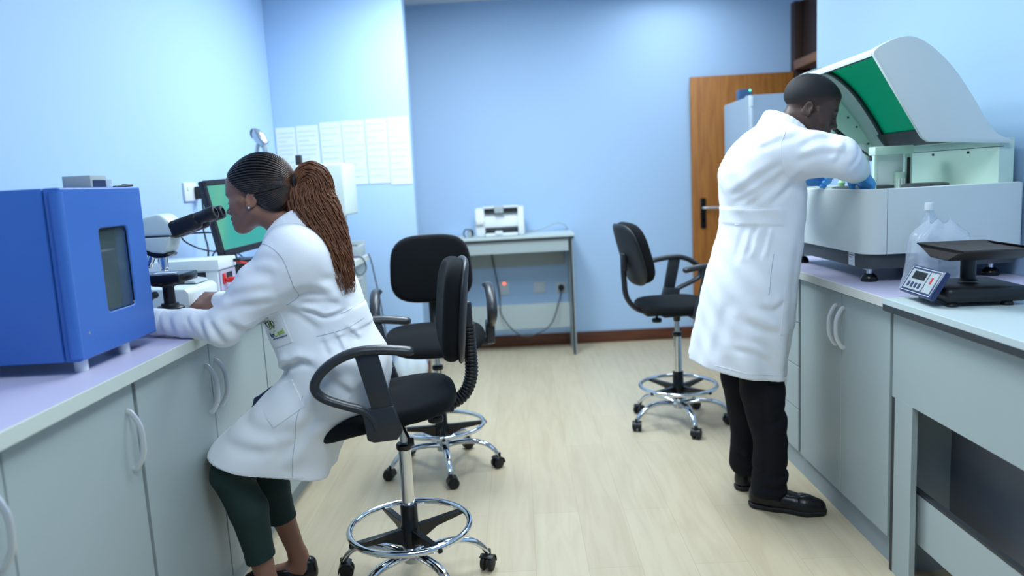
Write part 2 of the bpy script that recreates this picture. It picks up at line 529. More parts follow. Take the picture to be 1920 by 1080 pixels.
# ================================================================== drafting chairs
def pad(w, d, th, crown, droop, n=26, m=44, ex=3.2, under=0.6):
    # upholstered cushion: superellipse plan, rounded rim, crowned top; front (+x) drooping
    verts, faces = [], []
    rows = []
    def plan(a, s):
        ca, sa = math.cos(a), math.sin(a)
        r = (abs(ca) ** ex + abs(sa) ** ex) ** (-1 / ex)
        return ca * r * d / 2 * s, sa * r * w / 2 * s
    prof = []
    for i in range(n + 1):               # from the top centre, round the rim, to the bottom centre
        t = i / n
        if t < 0.4:
            q = t / 0.4
            prof.append((q * 0.88, th / 2 + crown * (1 - q * q)))
        elif t < 0.7:
            a = (t - 0.4) / 0.3 * PI
            prof.append((0.88 + 0.12 * math.sin(a), th / 2 * math.cos(a)))
        else:
            q = 1 - (t - 0.7) / 0.3
            prof.append((q * 0.88, -th / 2))
    for s, z in prof:
        for k in range(m):
            x, y = plan(2 * PI * k / m, max(s, 0.001))
            f = max(0.0, (x / (d / 2) - 0.25) / 0.75)
            zz = z - droop * f * f
            rows.append((x, y, zz))
    for i in range(n):
        for k in range(m):
            faces.append((i * m + k, i * m + (k + 1) % m, (i + 1) * m + (k + 1) % m, (i + 1) * m + k))
    return rows, faces

def make_chair(label, bellows, base_rot, tilt, swivel=0.0, recline=6.0, back=0.0, fwd=0.028):
    # local +x is forward; the base keeps its own rotation
    t = thing('drafting_chair', label, 'chair', (0, 0, 0), 0, 'black drafting chairs with chrome foot rings')
    # --- five chrome legs with twin castors
    for k in range(5):
        a = base_rot + 2 * PI * k / 5
        R = Matrix.Rotation(a, 4, 'Z')
        pts = bez([(0.022, 0, 0.118), (0.09, 0, 0.132), (0.165, 0, 0.134), (0.225, 0, 0.116), (0.262, 0, 0.085), (0.278, 0, 0.060)], 5)
        leg = MB().tube(pts, [0.019] * 6 + [0.019 - 0.006 * i / (len(pts) - 7) for i in range(len(pts) - 6)], 14, flat=0.72, up=(0, 0, 1), T=R).build('leg', M['chrome'], t)
        ca = a + (0.9, -0.7, 0.4, 2.4, -1.5)[k]
        Q = R @ Matrix.Translation((0.281, 0, 0)) @ Matrix.Rotation(ca - a, 4, 'Z')
        w = MB()
        for s in (-1, 1):
            w.cyl((-0.012, s * 0.0145 - 0.0085, 0.0265), 0.0262, 0.017, 24, 'y', 0.004, T=Q)
        wh = w.build('castor', M['rubber'], leg)
        hood = MB()
        arc = [(-0.012 + 0.031 * math.cos(q), 0.0265 + 0.031 * math.sin(q)) for q in [PI * (-0.05 + 0.75 * i / 9) for i in range(10)]]
        arc2 = [(-0.012 + 0.0275 * math.cos(q), 0.0265 + 0.0275 * math.sin(q)) for q in [PI * (0.70 - 0.75 * i / 9) for i in range(10)]]
        hood.prism(arc + arc2, -0.025, 0.025, 'y', T=Q)
        hood.cyl((0, 0, 0.050), 0.010, 0.022, 14, 'z', T=Q)
        hood.build('castor_hood', M['black'], leg)
    MB().lathe([(0.020, 0.088), (0.030, 0.092), (0.031, 0.125), (0.031, 0.145), (0.027, 0.150)], 28).build('hub', M['silver'], t)
    # --- foot ring on its black spider
    zr = 0.222
    ring = [(0.211 * math.cos(q), 0.211 * math.sin(q), zr) for q in [2 * PI * i / 64 for i in range(64)]]
    MB().tube(ring, 0.0112, 14, closed=True).build('foot_ring', M['chrome'], t)
    sp = MB().lathe([(0.030, 0.150), (0.034, 0.155), (0.034, 0.225), (0.030, 0.232), (0.030, 0.300), (0.026, 0.304)], 28)
    for k in range(4):
        R = Matrix.Rotation(base_rot + 0.25 + k * PI / 2, 4, 'Z')
        sp.prism([(0.028, 0.158), (0.028, 0.222), (0.080, 0.222), (0.205, 0.224), (0.210, 0.209), (0.10, 0.194)], -0.012, 0.012, 'y', 0.002, 1, T=R)
        sp.box((0.214, 0, 0.216), (0.026, 0.016, 0.016), 0.003, 1, T=R)
    sp.build('ring_bracket', M['blackgloss'], t)
    MB().lathe([(0.0225, 0.296), (0.0225, 0.512)], 28).build('outer_tube', M['chrome'], t)
    MB().lathe([(0.026, 0.506), (0.028, 0.510), (0.028, 0.523), (0.024, 0.528)], 28).build('collar', M['blackgloss'], t)
    MB().lathe([(0.0135, 0.52), (0.0135, 0.612)], 24).build('gas_piston', M['silver'], t)
    MB().lathe([(0.016, 0.590), (0.019, 0.594), (0.024, 0.640)], 24).build('cone', M['blackgloss'], t)
    # --- everything above turns with the seat
    R = Matrix.Rotation(swivel, 4, 'Z')
    Ts = R @ Matrix.Translation((0, 0, 0.682)) @ Matrix.Rotation(tilt, 4, 'Y')
    MB().box((0.0, 0, 0.638), (0.20, 0.16, 0.022), 0.006, 2, T=R).box((-0.10, 0, 0.642), (0.16, 0.07, 0.022), 0.006, 2, T=R).build('mechanism', M['black'], t)
    v, f = pad(0.485, 0.490, 0.054, 0.012, 0.040)
    MB().add([(x + fwd, y, z) for x, y, z in v], f, Ts).build('seat', M['fabric'], t, 60)
    lv = MB().tube(bez([(0.02, 0.05, 0.64), (0.0, 0.14, 0.635), (-0.02, 0.215, 0.615)], 6), 0.005, 8, T=R)
    lv.box((-0.025, 0.235, 0.609), (0.022, 0.06, 0.010), 0.004, 2, T=R)
    lv.build('height_lever', M['black'], t)
    MB().cyl((-0.115, 0, 0.592), 0.027, 0.022, 20, 'z', 0.004, T=R).cyl((-0.115, 0, 0.61), 0.008, 0.03, 10, 'z', T=R).build('knob', M['black'], t)
    # --- back post and backrest
    path = bez([(-0.11, 0, 0.650), (-0.17, 0, 0.652), (-0.222 - back * 0.4, 0, 0.685), (-0.249 - back * 0.8, 0, 0.750), (-0.250 - back, 0, 0.840), (-0.248 - back * 1.1, 0, 0.930)], 10)
    if bellows:
        L, acc, dense, rad = 0.0, 0.0, [], []
        fine = bez(path, 6)
        cum = [0.0]
        for a, b in zip(fine, fine[1:]):
            cum.append(cum[-1] + (b - a).length)
        nrib = 30
        npt = nrib * 8
        j = 0
        for i in range(npt + 1):
            s = cum[-1] * i / npt
            while j < len(cum) - 2 and cum[j + 1] < s:
                j += 1
            q = (s - cum[j]) / max(1e-6, cum[j + 1] - cum[j])
            dense.append(fine[j].lerp(fine[j + 1], q))
            rad.append(0.0195 + 0.0042 * abs(math.sin(PI * i / 8)) ** 0.7)
        MB().tube(dense, rad, 18, T=R).build('bellows_post', M['black'], t, 50)
        MB().box((-0.247 - back, 0, 0.965), (0.032, 0.048, 0.09), 0.010, 3, T=R).build('post_cap', M['armgrey'], t)
    else:
        MB().tube(path, 0.024, 16, flat=0.6, up=(1, 0, 0.001), T=R).build('back_post', M['black'], t, 50)
        MB().box((-0.249 - back, 0, 0.94), (0.026, 0.06, 0.10), 0.008, 3, T=R).build('post_cap', M['black'], t)
    Tb = R @ Matrix.Translation((-0.200 - back, 0, 0.990)) @ Matrix.Rotation(math.radians(-recline), 4, 'Y') @ Matrix.Rotation(PI / 2, 4, 'Y')
    v, f = pad(0.412, 0.345, 0.058, 0.010, 0.0, ex=3.4)
    v = [(x, y * (1.0 + 0.05 * x / 0.19), z + 0.55 * (y * y) ) for x, y, z in v]      # curved round the back
    MB().add(v, f, Tb).build('backrest', M['fabric'], t, 60)
    v, f = pad(0.419, 0.352, 0.022, 0.0, 0.0, ex=3.4)
    v = [(x, y * (1.0 + 0.05 * x / 0.19), z - 0.033 + 0.55 * (y * y)) for x, y, z in v]
    MB().add(v, f, Tb).build('back_shell', M['black'], t, 60)
    # --- loop armrests
    for s in (-1, 1):
        y = s * 0.268
        loop = bez([(-0.055, y, 0.905), (0.0, y, 0.914), (0.06, y, 0.920), (0.125, y, 0.917), (0.185, y, 0.895), (0.232, y, 0.858), (0.250, y, 0.818),
                    (0.228, y, 0.785), (0.17, y, 0.757), (0.115, y, 0.735), (0.085, y, 0.705), (0.075, y, 0.672)], 6)
        n = len(loop)
        rr = [0.0235 if i < n * 0.5 else 0.0235 - 0.003 * min(1, (i - n * 0.5) / (n * 0.2)) for i in range(n)]
        rr[0] = 0.012
        rr[1] = 0.020
        a = MB().tube(loop, rr, 14, flat=0.66, T=R)
        arm = a.build('armrest', M['armgrey'], t, 60)
        b = MB()
        b.prism([(0.125, 0.912), (0.055, 0.912), (0.020, 0.742), (0.030, 0.715), (0.085, 0.735)], y - 0.011, y + 0.011, 'y', 0.004, 2, T=R)
        b.build('arm_upright', M['armgrey'], arm)
        b = MB()
        b.prism([(0.115, 0.735), (0.105, 0.640), (0.085, 0.632), (0.015, 0.634), (-0.005, 0.66), (0.02, 0.745)], y - s * 0.022, y + s * 0.016, 'y', 0.006, 2, T=R)
        b.prism([(0.095, 0.655), (0.095, 0.633), (0.02, 0.633), (0.02, 0.655)], y - s * 0.02, y - s * 0.20, 'y', 0.004, 2, T=R)
        b.build('arm_bracket', M['armgrey'], arm)
    return t

def place(t, x, y, rz):
    t.location = (x, y, 0)
    t.rotation_euler = (0, 0, rz)
# base_rot is given in the chair's own frame: world star angle minus the chair's heading
h1 = math.radians(180 + 9)
c = make_chair('black drafting chair with a ribbed back post under the seated person', True, math.radians(20) - h1, math.radians(7), fwd=0.052)
place(c, -0.437, 2.50, h1)
h2 = math.radians(-83)
c = make_chair('empty black drafting chair facing the camera in front of the alcove wall', False, math.radians(-6) - h2, math.radians(1))
place(c, -0.437, 3.62, h2)
h3 = math.radians(8)
c = make_chair('black drafting chair with its back post showing, behind the standing person', False, math.radians(204) - h3, math.radians(1), recline=15.0, back=0.045)
place(c, 0.855, 4.13, h3)

# ================================================================== analyser on the right worktop
M['interior'] = mat('green_lit_interior', rgb(208, 230, 217), 0.5)  # green cast of light through the lid window is put into this pale colour
def green_glass():
    m = bpy.data.materials.new('green_acrylic')
    m.use_nodes = True
    nt = m.node_tree
    b = nt.nodes['Principled BSDF']
    b.inputs['Base Color'].default_value = rgb(14, 150, 108)
    b.inputs['Roughness'].default_value = 0.12
    tr = nt.nodes.new('ShaderNodeBsdfTransparent')
    tr.inputs['Color'].default_value = (0.06, 0.62, 0.40, 1)
    tl = nt.nodes.new('ShaderNodeBsdfTranslucent')
    tl.inputs['Color'].default_value = rgb(30, 205, 150)
    a = nt.nodes.new('ShaderNodeMixShader')
    a.inputs['Fac'].default_value = 0.5
    c = nt.nodes.new('ShaderNodeMixShader')
    c.inputs['Fac'].default_value = 0.5
    out = nt.nodes['Material Output']
    nt.links.new(b.outputs[0], a.inputs[1])
    nt.links.new(tl.outputs[0], a.inputs[2])
    nt.links.new(a.outputs[0], c.inputs[1])
    nt.links.new(tr.outputs[0], c.inputs[2])
    nt.links.new(c.outputs[0], out.inputs['Surface'])
    return m
M['green'] = green_glass()

def rounded(x0, x1, y0, y1, r, n=8):
    # rounded rectangle outline in x,y ; r = radii at (x0,y0),(x1,y0),(x1,y1),(x0,y1)
    out = []
    for (cx, cy, a0), rr in zip(((x0, y0, PI), (x1, y0, 1.5 * PI), (x1, y1, 0), (x0, y1, 0.5 * PI)), r):
        px = cx + (rr if cx == x0 else -rr)
        py = cy + (rr if cy == y0 else -rr)
        if rr < 1e-4:
            out.append((cx, cy))
            continue
        for i in range(n + 1):
            a = a0 + 0.5 * PI * i / n
            out.append((px + rr * math.cos(a), py + rr * math.sin(a)))
    return out
def wall_ring(outer, inner, z0, z1):
    n = len(outer)
    v = [(x, y, z0) for x, y in outer] + [(x, y, z1) for x, y in outer] + [(x, y, z0) for x, y in inner] + [(x, y, z1) for x, y in inner]
    f = []
    for i in range(n):
        j = (i + 1) % n
        f += [(i, j, n + j, n + i), (2 * n + j, 2 * n + i, 3 * n + i, 3 * n + j), (n + i, n + j, 3 * n + j, 3 * n + i), (j, i, 2 * n + i, 2 * n + j)]
    return v, f
AY0, AY1 = 2.782, 3.62
t = thing('analyser', 'large white bench analyser with its green-windowed lid raised', 'laboratory analyser', (1.56, 3.2, 0.957))
for x, y in ((1.330, 2.862), (1.330, 3.54), (1.79, 2.862), (1.79, 3.54)):
    MB().lathe([(0.030, 0.0), (0.031, 0.008), (0.027, 0.020), (0.016, 0.030)], 24, (x, y, 0.957)).build('foot', M['blackgloss'], t)
    MB().lathe([(0.010, 0.028), (0.010, 0.040), (0.012, 0.040), (0.012, 0.046), (0.024, 0.047), (0.024, 0.051)], 12, (x, y, 0.957)).build('foot_stem', M['chrome'], t)
tray = MB().prism(rounded(1.300, 1.845, AY0 + 0.02, AY1 - 0.02, (.05, .01, .01, .05)), 1.008, 1.066, 'z', 0.003, 1).build('base_tray', M['greydark'], t)
lb = MB().box((1.2995, 2.945, 1.036), (0.002, 0.052, 0.05), 0).build('type_plate', M['paper'], tray)
MB().box((1.2983, 2.945, 1.052), (0.001, 0.040, 0.003), 0).box((1.2983, 2.952, 1.043), (0.001, 0.022, 0.003), 0).build('plate_print', M['black'], lb)
MB().cyl((1.53, AY0 + 0.016, 1.03), 0.012, 0.004, 16, 'y').build('port', M['black'], tray)
o = rounded(1.282, 1.852, AY0, AY1, (.075, .012, .012, .03), 10)
i_ = rounded(1.310, 1.830, AY0 + 0.026, AY1 - 0.026, (.055, .004, .004, .01), 10)
v, f = wall_ring(o, i_, 1.066, 1.305)
MB().add(v, f).build('body', M['offwhite'], t, 30)
MB().span(1.356, 1.3572, AY0 - 0.0006, AY0 + 0.01, 1.066, 1.3055).build('panel_seam', M['greydark'], t)
MB().prism(i_, 1.270, 1.284, 'z').build('deck', M['interior'], t)
# moulded lip round the opening
MB().tube([(x, y, 1.304) for x, y in rounded(1.292, 1.842, AY0 + 0.01, AY1 - 0.01, (.068, .01, .01, .03), 10)], 0.009, 8, closed=True, flat=0.5, up=(0, 0, 1)).build('rim', M['white'], t)
# interior: back wall, reagent discs, pipetting gantry, cuvette window
bw = MB().span(1.775, 1.829, AY0 + 0.03, AY1 - 0.03, 1.284, 1.470).build('back_wall', M['interior'], t)
MB().span(1.7745, 1.79, AY0 + 0.03, AY1 - 0.03, 1.438, 1.4405).span(1.7745, 1.79, AY0 + 0.03, AY1 - 0.03, 1.4645, 1.467).build('wall_seam', M['black'], bw)
for y in (3.0, 3.25):
    MB().cyl((1.770, y, 1.425), 0.005, 0.006, 10, 'x').build('screw', M['black'], bw)
MB().lathe([(0.13, 0), (0.13, 0.022), (0.11, 0.026), (0.04, 0.026), (0.035, 0.040)], 40, (1.52, 3.33, 1.284)).build('reagent_disc', M['greydark'], t)
MB().lathe([(0.085, 0), (0.085, 0.026), (0.07, 0.030)], 40, (1.64, 3.06, 1.284)).build('sample_disc', M['greydark'], t)
MB().lathe([(0.012, 0), (0.016, 0.016), (0.004, 0.030)], 14, (1.43, 3.35, 1.310)).build('reagent_cap', mat('pale_green_cap', rgb(170, 220, 170), 0.5), t)
gn = MB().span(1.500, 1.662, 3.19, 3.25, 1.435, 1.470, 0.004).span(1.503, 1.512, 3.20, 3.22, 1.284, 1.435).span(1.650, 1.660, 3.20, 3.24, 1.284, 1.435).build('gantry', M['interior'], t)
MB().span(1.640, 1.6505, 3.196, 3.204, 1.286, 1.420).build('guide_bar', M['black'], gn)
MB().span(1.515, 1.640, 3.235, 3.245, 1.284, 1.435).build('gantry_plate', M['white'], gn)
MB().span(1.60, 1.635, 3.205, 3.234, 1.284, 1.36, 0.002).build('cuvette_block', M['interior'], gn)
for k in range(3):
    MB().cyl((1.607 + k * 0.011, 3.20, 1.284), 0.0035, 0.05, 10, 'z').build('cuvette', M['white'], gn)
# the raised lid : side cheeks, curved skin with the green window, frame and gasket
lid = MB()
prof = [(1.300, 1.785), (1.303, 1.803), (1.345, 1.828), (1.400, 1.845), (1.455, 1.838), (1.520, 1.795), (1.590, 1.722), (1.660, 1.620), (1.735, 1.500), (1.800, 1.462)]
prof = [(p.x, p.z) for p in bez([(a, 0, b) for a, b in prof], 5)]
cheek = prof + [(1.800, 1.448), (1.500, 1.470), (1.478, 1.486)]
lid.prism(cheek, AY0 + 0.002, AY0 + 0.020, 'y', 0.004, 2)
cheek_far = prof + [(1.800, 1.448), (1.520, 1.448), (1.440, 1.540)]
lid.prism(cheek_far, AY1 - 0.020, AY1 - 0.002, 'y', 0.003, 1)
def skin(pr, y0, y1, t0, t1):
    n = len(pr)
    nor = []
    for i in range(n):
        a, b = pr[max(i - 1, 0)], pr[min(i + 1, n - 1)]
        tx, tz = b[0] - a[0], b[1] - a[1]
        L = math.hypot(tx, tz)
        nor.append((tz / L, -tx / L))          # inward (down / aisle side)
    A = [(p[0] + m_[0] * t0, p[1] + m_[1] * t0) for p, m_ in zip(pr, nor)]
    B = [(p[0] + m_[0] * t1, p[1] + m_[1] * t1) for p, m_ in zip(pr, nor)]
    v, f = [], []
    for yy in (y0, y1):
        v += [(a, yy, b) for a, b in A] + [(a, yy, b) for a, b in B]
    k = 2 * n
    for i in range(n - 1):
        f += [(i, i + 1, k + i + 1, k + i), (n + i + 1, n + i, k + n + i, k + n + i + 1), (i + 1, i, n + i, n + i + 1), (k + i, k + i + 1, k + n + i + 1, k + n + i)]
    f += [(0, k, k + n, n), (n - 1, 2 * n - 1, k + 2 * n - 1, k + n - 1)]
    return v, f
n0 = len(prof)
ia, ib = int(n0 * 0.16), int(n0 * 0.90)
for pr, y0, y1 in ((prof[:ia + 1], AY0 + .02, AY1 - .02), (prof[ib:], AY0 + .02, AY1 - .02), (prof[ia:ib + 1], AY0 + .02, AY0 + .055), (prof[ia:ib + 1], AY1 - .09, AY1 - .02)):
    lid.add(*skin(pr, y0, y1, 0.0, 0.007))
lidob = lid.build('lid', M['offwhite'], t, 30)
MB().add(*skin(prof[ia:ib + 1], AY0 + .045, AY1 - .08, 0.009, 0.013)).build('lid_window', M['green'], lidob, 50)
gk = MB()
gk.add(*skin(prof[ia - 2:ia + 5], AY0 + .03, AY1 - .05, 0.013, 0.024))
gk.add(*skin(prof[ib - 3:ib + 1], AY0 + .03, AY1 - .05, 0.013, 0.024))
gk.add(*skin(prof[ia:ib + 1], AY1 - .098, AY1 - .072, 0.013, 0.024))
gk.add(*skin(prof[ia:ib + 1], AY0 + .035, AY0 + .06, 0.013, 0.024))
gk.build('window_gasket', M['screen_black'], lidob, 50)
# inner lining of the far cheek with its screws
il = MB().prism([(1.345, 1.760), (1.430, 1.765), (1.52, 1.70), (1.60, 1.60), (1.68, 1.478), (1.545, 1.478), (1.450, 1.555)], AY1 - 0.030, AY1 - 0.020, 'y', 0.002, 1).build('lid_lining', M['interior'], lidob)
for x, z in ((1.47, 1.715), (1.495, 1.69), (1.56, 1.62), (1.60, 1.575), (1.655, 1.495)):
    MB().cyl((x, AY1 - 0.034, z), 0.0045, 0.006, 10, 'y').build('screw', M['black'], il)
st = MB().tube([(1.405, 3.42, 1.582), (1.515, 3.42, 1.486)], 0.0095, 12).build('gas_strut', M['blackgloss'], lidob)
MB().tube([(1.515, 3.42, 1.486), (1.595, 3.42, 1.428)], 0.0045, 10).cyl((1.596, 3.405, 1.424), 0.011, 0.03, 14, 'y').build('strut_rod', M['greydark'], st)
t = thing('paper_sheet', 'white paper sheet standing inside the open analyser', 'paper', (1.6, 3.5, 1.285))
v = []
for i in range(7):
    for j in range(9):
        u, w_ = i / 6, j / 8
        v.append((1.560 + u * 0.085 - w_ * 0.01, 3.50 + 0.018 * math.sin(u * 2.5) + 0.05 * w_, 1.285 + w_ * (0.205 + 0.006 * u)))
f = [(i * 9 + j, i * 9 + j + 1, i * 9 + j + 10, i * 9 + j + 9) for i in range(6) for j in range(8)]
o = MB().add(v, f).build('sheet', M['paper'], t, 60)
md = o.modifiers.new('thick', 'SOLIDIFY')
md.thickness = 0.0008

# ================================================================== refrigerator behind the standing person
t = thing('refrigerator', 'tall silver grey refrigerator in front of the wooden door', 'refrigerator', (1.79, 5.15, 0))
MB().span(1.490, 2.09, 4.94, 5.44, 0.03, 1.865, 0.012, 3).build('cabinet_body', M['fridge'], t)
dr = MB().prism(rounded(1.488, 2.092, 4.87, 4.935, (.035, .035, .004, .004), 8), 0.62, 1.872, 'z', 0.004, 2).build('upper_door', M['fridge'], t)
MB().span(1.515, 1.535, 4.846, 4.872, 0.95, 1.55, 0.006).build('door_handle', M['greylight'], dr)
MB().span(1.498, 1.520, 4.866, 4.872, 1.80, 1.86, 0.002).build('hinge_cover', M['white'], dr)
dr = MB().prism(rounded(1.488, 2.092, 4.87, 4.935, (.035, .035, .004, .004), 8), 0.06, 0.612, 'z', 0.004, 2).build('lower_door', M['fridge'], t)
for x, y in ((1.52, 4.98), (2.05, 4.98), (1.52, 5.40), (2.05, 5.40)):
    MB().cyl((x, y, 0), 0.02, 0.032, 14).build('foot', M['black'], t)
t = thing('voltage_guard', 'small blue box with a green light on top of the refrigerator', 'power device', (1.545, 5.15, 1.866))
MB().span(1.505, 1.588, 5.11, 5.19, 1.8655, 1.935, 0.004).build('case', mat('slate_blue_plastic', rgb(60, 92, 130), 0.4), t)
MB().sphere((1.574, 5.108, 1.925), 0.006, 10).build('indicator', mat('green_led', rgb(60, 220, 120), 0.4, emit=((0.1, 1, 0.4, 1), 4)), t)

# ================================================================== balance, bag and bottle on the desk
t = thing('balance', 'navy and black electronic balance with a tilted display on the desk', 'balance', (1.40, 2.36, 0.957), 0)
Q = Matrix.Translation((1.262, 2.362, 0.957)) @ Matrix.Rotation(math.radians(-94), 4, 'Z')    # the panel looks to the aisle and the camera
bs = MB()
bs.box((0, 0.145, 0.036), (0.23, 0.24, 0.048), 0.018, 3, T=Q)
bs.build('base', M['black'], t)
for x, y in ((-.09, .05), (.09, .05), (-.09, .21), (.09, .21)):
    MB().lathe([(0.016, 0), (0.018, 0.004), (0.012, 0.016)], 16, (x, y, 0), T=Q).build('foot', M['rubber'], t)
P = Q @ Matrix.Translation((0, 0.008, 0.064)) @ Matrix.Rotation(math.radians(-30), 4, 'X')
pn = MB().box((0, 0, 0), (0.215, 0.020, 0.096), 0.006, 2, T=P).build('display_panel', M['navy'], t)
MB().box((0, -0.0105, 0), (0.176, 0.002, 0.068), 0.0008, 1, T=P).build('keypad_plate', M['greylight'], pn)
MB().box((-0.022, -0.0120, 0.015), (0.082, 0.002, 0.026), 0, T=P).build('display', M['blackgloss'], pn)
kp = MB()
for k in range(4):
    kp.box((-0.064 + k * 0.024, -0.0120, -0.018), (0.013, 0.002, 0.018), 0.0006, 1, T=P)
kp.build('keys', M['navy'], pn)
for a, b, c, d in ((0, 0.041, .196, .0015), (0, -0.041, .196, .0015), (-.098, 0, .0015, .082), (.098, 0, .0015, .082), (0.035, 0, 0.0015, .066)):
    MB().box((a, -0.0125 if a == 0.035 else -0.0104, b), (c, 0.001, d), 0, T=P).build('panel_line', M['white'] if abs(a) != 0.035 else M['navy'], pn)
MB().box((0.062, -0.0120, 0.008), (0.010, 0.002, 0.022), 0.0006, 1, T=P).build('red_key', M['red'], pn)
MB().lathe([(0.030, 0.066), (0.022, 0.072), (0.022, 0.130), (0.05, 0.136)], 24, (0, 0.14, 0), T=Q).build('pillar', M['black'], t)
pan = MB()
pan.prism([(-.12, .160), (-.155, .172), (-.155, .177), (-.105, .168), (.105, .168), (.155, .177), (.155, .172), (.12, .160), (.06, .136), (-.06, .136)], 0.05, 0.27, 'y', 0.004, 1, T=Q)
pan.build('weighing_tray', mat('brown_black_tray', rgb(58, 50, 46), 0.5), t)

M['film'] = mat('clear_film', rgb(232, 240, 250), 0.18, alpha=0.34, spec=0.8, bump=(14, 0.9, 0.02))
t = thing('plastic_bag', 'crumpled clear plastic bag standing behind the balance', 'plastic bag', (1.437, 2.612, 0.957))
random.seed(5)
v, f = [], []
NR, NZ = 40, 16
for j in range(NZ + 1):
    z = j / NZ
    for k in range(NR):
        a = 2 * PI * k / NR
        r = 0.112 * (1 - 0.25 * z ** 3) * (1 + 0.05 * math.sin(3 * a + 5 * z) + 0.035 * math.sin(7 * a - 9 * z) + 0.03 * math.sin(11 * a + 3 * z))
        if z > 0.8:
            r *= 1 - 0.55 * ((z - 0.8) / 0.2) ** 1.5
        v.append((1.437 + r * math.cos(a) * 0.95 + 0.02 * z, 2.612 + r * math.sin(a) * 0.62, 0.958 + 0.235 * z + 0.008 * math.sin(5 * a) * z))
for j in range(NZ):
    for k in range(NR):
        f.append((j * NR + k, j * NR + (k + 1) % NR, (j + 1) * NR + (k + 1) % NR, (j + 1) * NR + k))
f.append(tuple(range(NR))[::-1])
MB().add(v, f).build('film', M['film'], t, 60)
t = thing('bottle', 'clear plastic bottle with a white cap just behind the plastic bag', 'bottle', (1.478, 2.725, 0.957))
MB().lathe([(0.030, 0.0), (0.034, 0.006), (0.034, 0.19), (0.030, 0.215), (0.020, 0.240), (0.013, 0.252), (0.013, 0.268)], 28, (1.478, 2.725, 0.957)).build('bottle_body', mat('clear_plastic', rgb(220, 232, 245), 0.1, alpha=0.4, spec=0.8), t)
MB().lathe([(0.0155, 0.268), (0.0155, 0.292), (0.014, 0.295)], 20, (1.478, 2.725, 0.957)).build('cap', M['white'], t)

# ================================================================== printer, its cable, sockets under the side table
t = thing('printer', 'small white laser printer on the side table by the back wall', 'printer', (-0.16, 6.10, 0.985))
px0, px1 = -0.345, 0.045
b = MB()
b.prism([(5.985, 0.987), (5.975, 1.02), (5.985, 1.085), (6.01, 1.195), (6.04, 1.212), (6.20, 1.215), (6.25, 1.19), (6.25, 0.987)], px0, px0 + 0.075, 'x', 0.006, 2)
b.prism([(5.985, 0.987), (5.975, 1.02), (5.985, 1.085), (6.01, 1.195), (6.04, 1.212), (6.20, 1.215), (6.25, 1.19), (6.25, 0.987)], px1 - 0.05, px1, 'x', 0.006, 2)
b.prism([(6.01, 1.05), (6.00, 1.06), (6.035, 1.165), (6.05, 1.185), (6.20, 1.215), (6.25, 1.19), (6.25, 0.987), (6.08, 0.987), (6.08, 1.05)], px0 + 0.075, px1 - 0.05, 'x', 0.003, 1)
b.build('housing', M['white'], t)
MB().span(px0 + 0.06, px1 - 0.04, 6.02, 6.20, 1.205, 1.223, 0.005).build('top_cover', M['white'], t)
MB().span(px0 + 0.076, px1 - 0.051, 5.998, 6.05, 1.178, 1.200).build('output_slot', M['black'], t)
MB().span(-0.19, -0.115, 5.978, 6.03, 1.170, 1.226, 0.008).build('paper_stop', M['greylight'], t)
MB().span(px0 + 0.005, px0 + 0.070, 5.955, 5.99, 1.085, 1.125, 0.008).build('button_bulge', M['white'], t)
MB().span(px0 + 0.078, px1 - 0.053, 5.985, 6.03, 1.035, 1.050, 0.003).build('tray_slot_shade', M['lam_dark'], t)  # solid dark bar standing in for the shade of the slot above the tray
tr = MB().span(px0 + 0.078, px1 - 0.053, 5.955, 6.08, 0.988, 1.012, 0.004).build('paper_tray', M['white'], t)
MB().span(-0.19, -0.13, 5.945, 5.975, 1.000, 1.030, 0.006).build('tray_grip', M['white'], tr)
t = tag(MB().tube(bez([(0.05, 6.2, 1.0), (0.14, 6.22, 1.002), (0.22, 6.24, 1.02), (0.31, 6.27, 1.05), (0.38, 6.31, 1.035), (0.41, 6.335, 0.995)], 8), 0.0045, 8).build('cable', M['greylight']), 'grey cable curving across the side table right of the printer', 'cable')
t = thing('adapter', 'small dark adapter with a looped lead left of the printer', 'adapter', (-0.40, 6.05, 0.985))
MB().box((-0.395, 6.05, 1.012), (0.04, 0.05, 0.052), 0.008).build('adapter_case', M['greylight'], t)
MB().tube(bez([(-0.38, 6.02, 1.045), (-0.43, 6.01, 1.05), (-0.445, 6.01, 1.01), (-0.43, 6.02, 0.990)], 6), 0.005, 8).box((-0.375, 6.022, 1.02), (0.016, 0.01, 0.05), 0.003, 1, T=Matrix.Identity(4)).build('lead', M['black'], t)
def wall_plate(x, z, label, w=0.10, h=0.10):
    t = thing('socket', label, 'wall socket', (x, YB, z))
    MB().box((x, YB - 0.005, z), (w, 0.010, h), 0.003).build('plate', mat('wall_plate', rgb(206, 216, 222), 0.5), t)
    return t
t = wall_plate(-0.155, 0.515, 'white wall socket with a red light under the side table', 0.09, 0.12)
MB().box((-0.150, YB - 0.012, 0.555), (0.022, 0.008, 0.018), 0.002).build('switch', mat('red_neon', rgb(255, 90, 70), 0.4, emit=((1, 0.12, 0.06, 1), 2.5)), t)
t = wall_plate(0.150, 0.508, 'blank beige wall plate under the side table')
t = wall_plate(0.335, 0.497, 'wall socket with a round black plug under the side table', 0.09, 0.09)
t = thing('mains_cable', 'grey power cord sagging under the side table to the black plug', 'cable', (0.0, 6.3, 0.3))
MB().tube(bez([(-0.245, 6.30, 0.845), (-0.225, 6.30, 0.70), (-0.195, 6.31, 0.50), (-0.188, 6.20, 0.440), (-0.186, 6.085, 0.418), (-0.180, 6.05, 0.34), (-0.10, 6.05, 0.215), (0.0, 6.05, 0.150), (0.13, 6.05, 0.175), (0.22, 6.055, 0.235), (0.27, 6.06, 0.335), (0.295, 6.085, 0.415), (0.315, 6.20, 0.425), (0.335, 6.31, 0.48)], 10), 0.0055, 8).build('cord', M['greydark'], t)
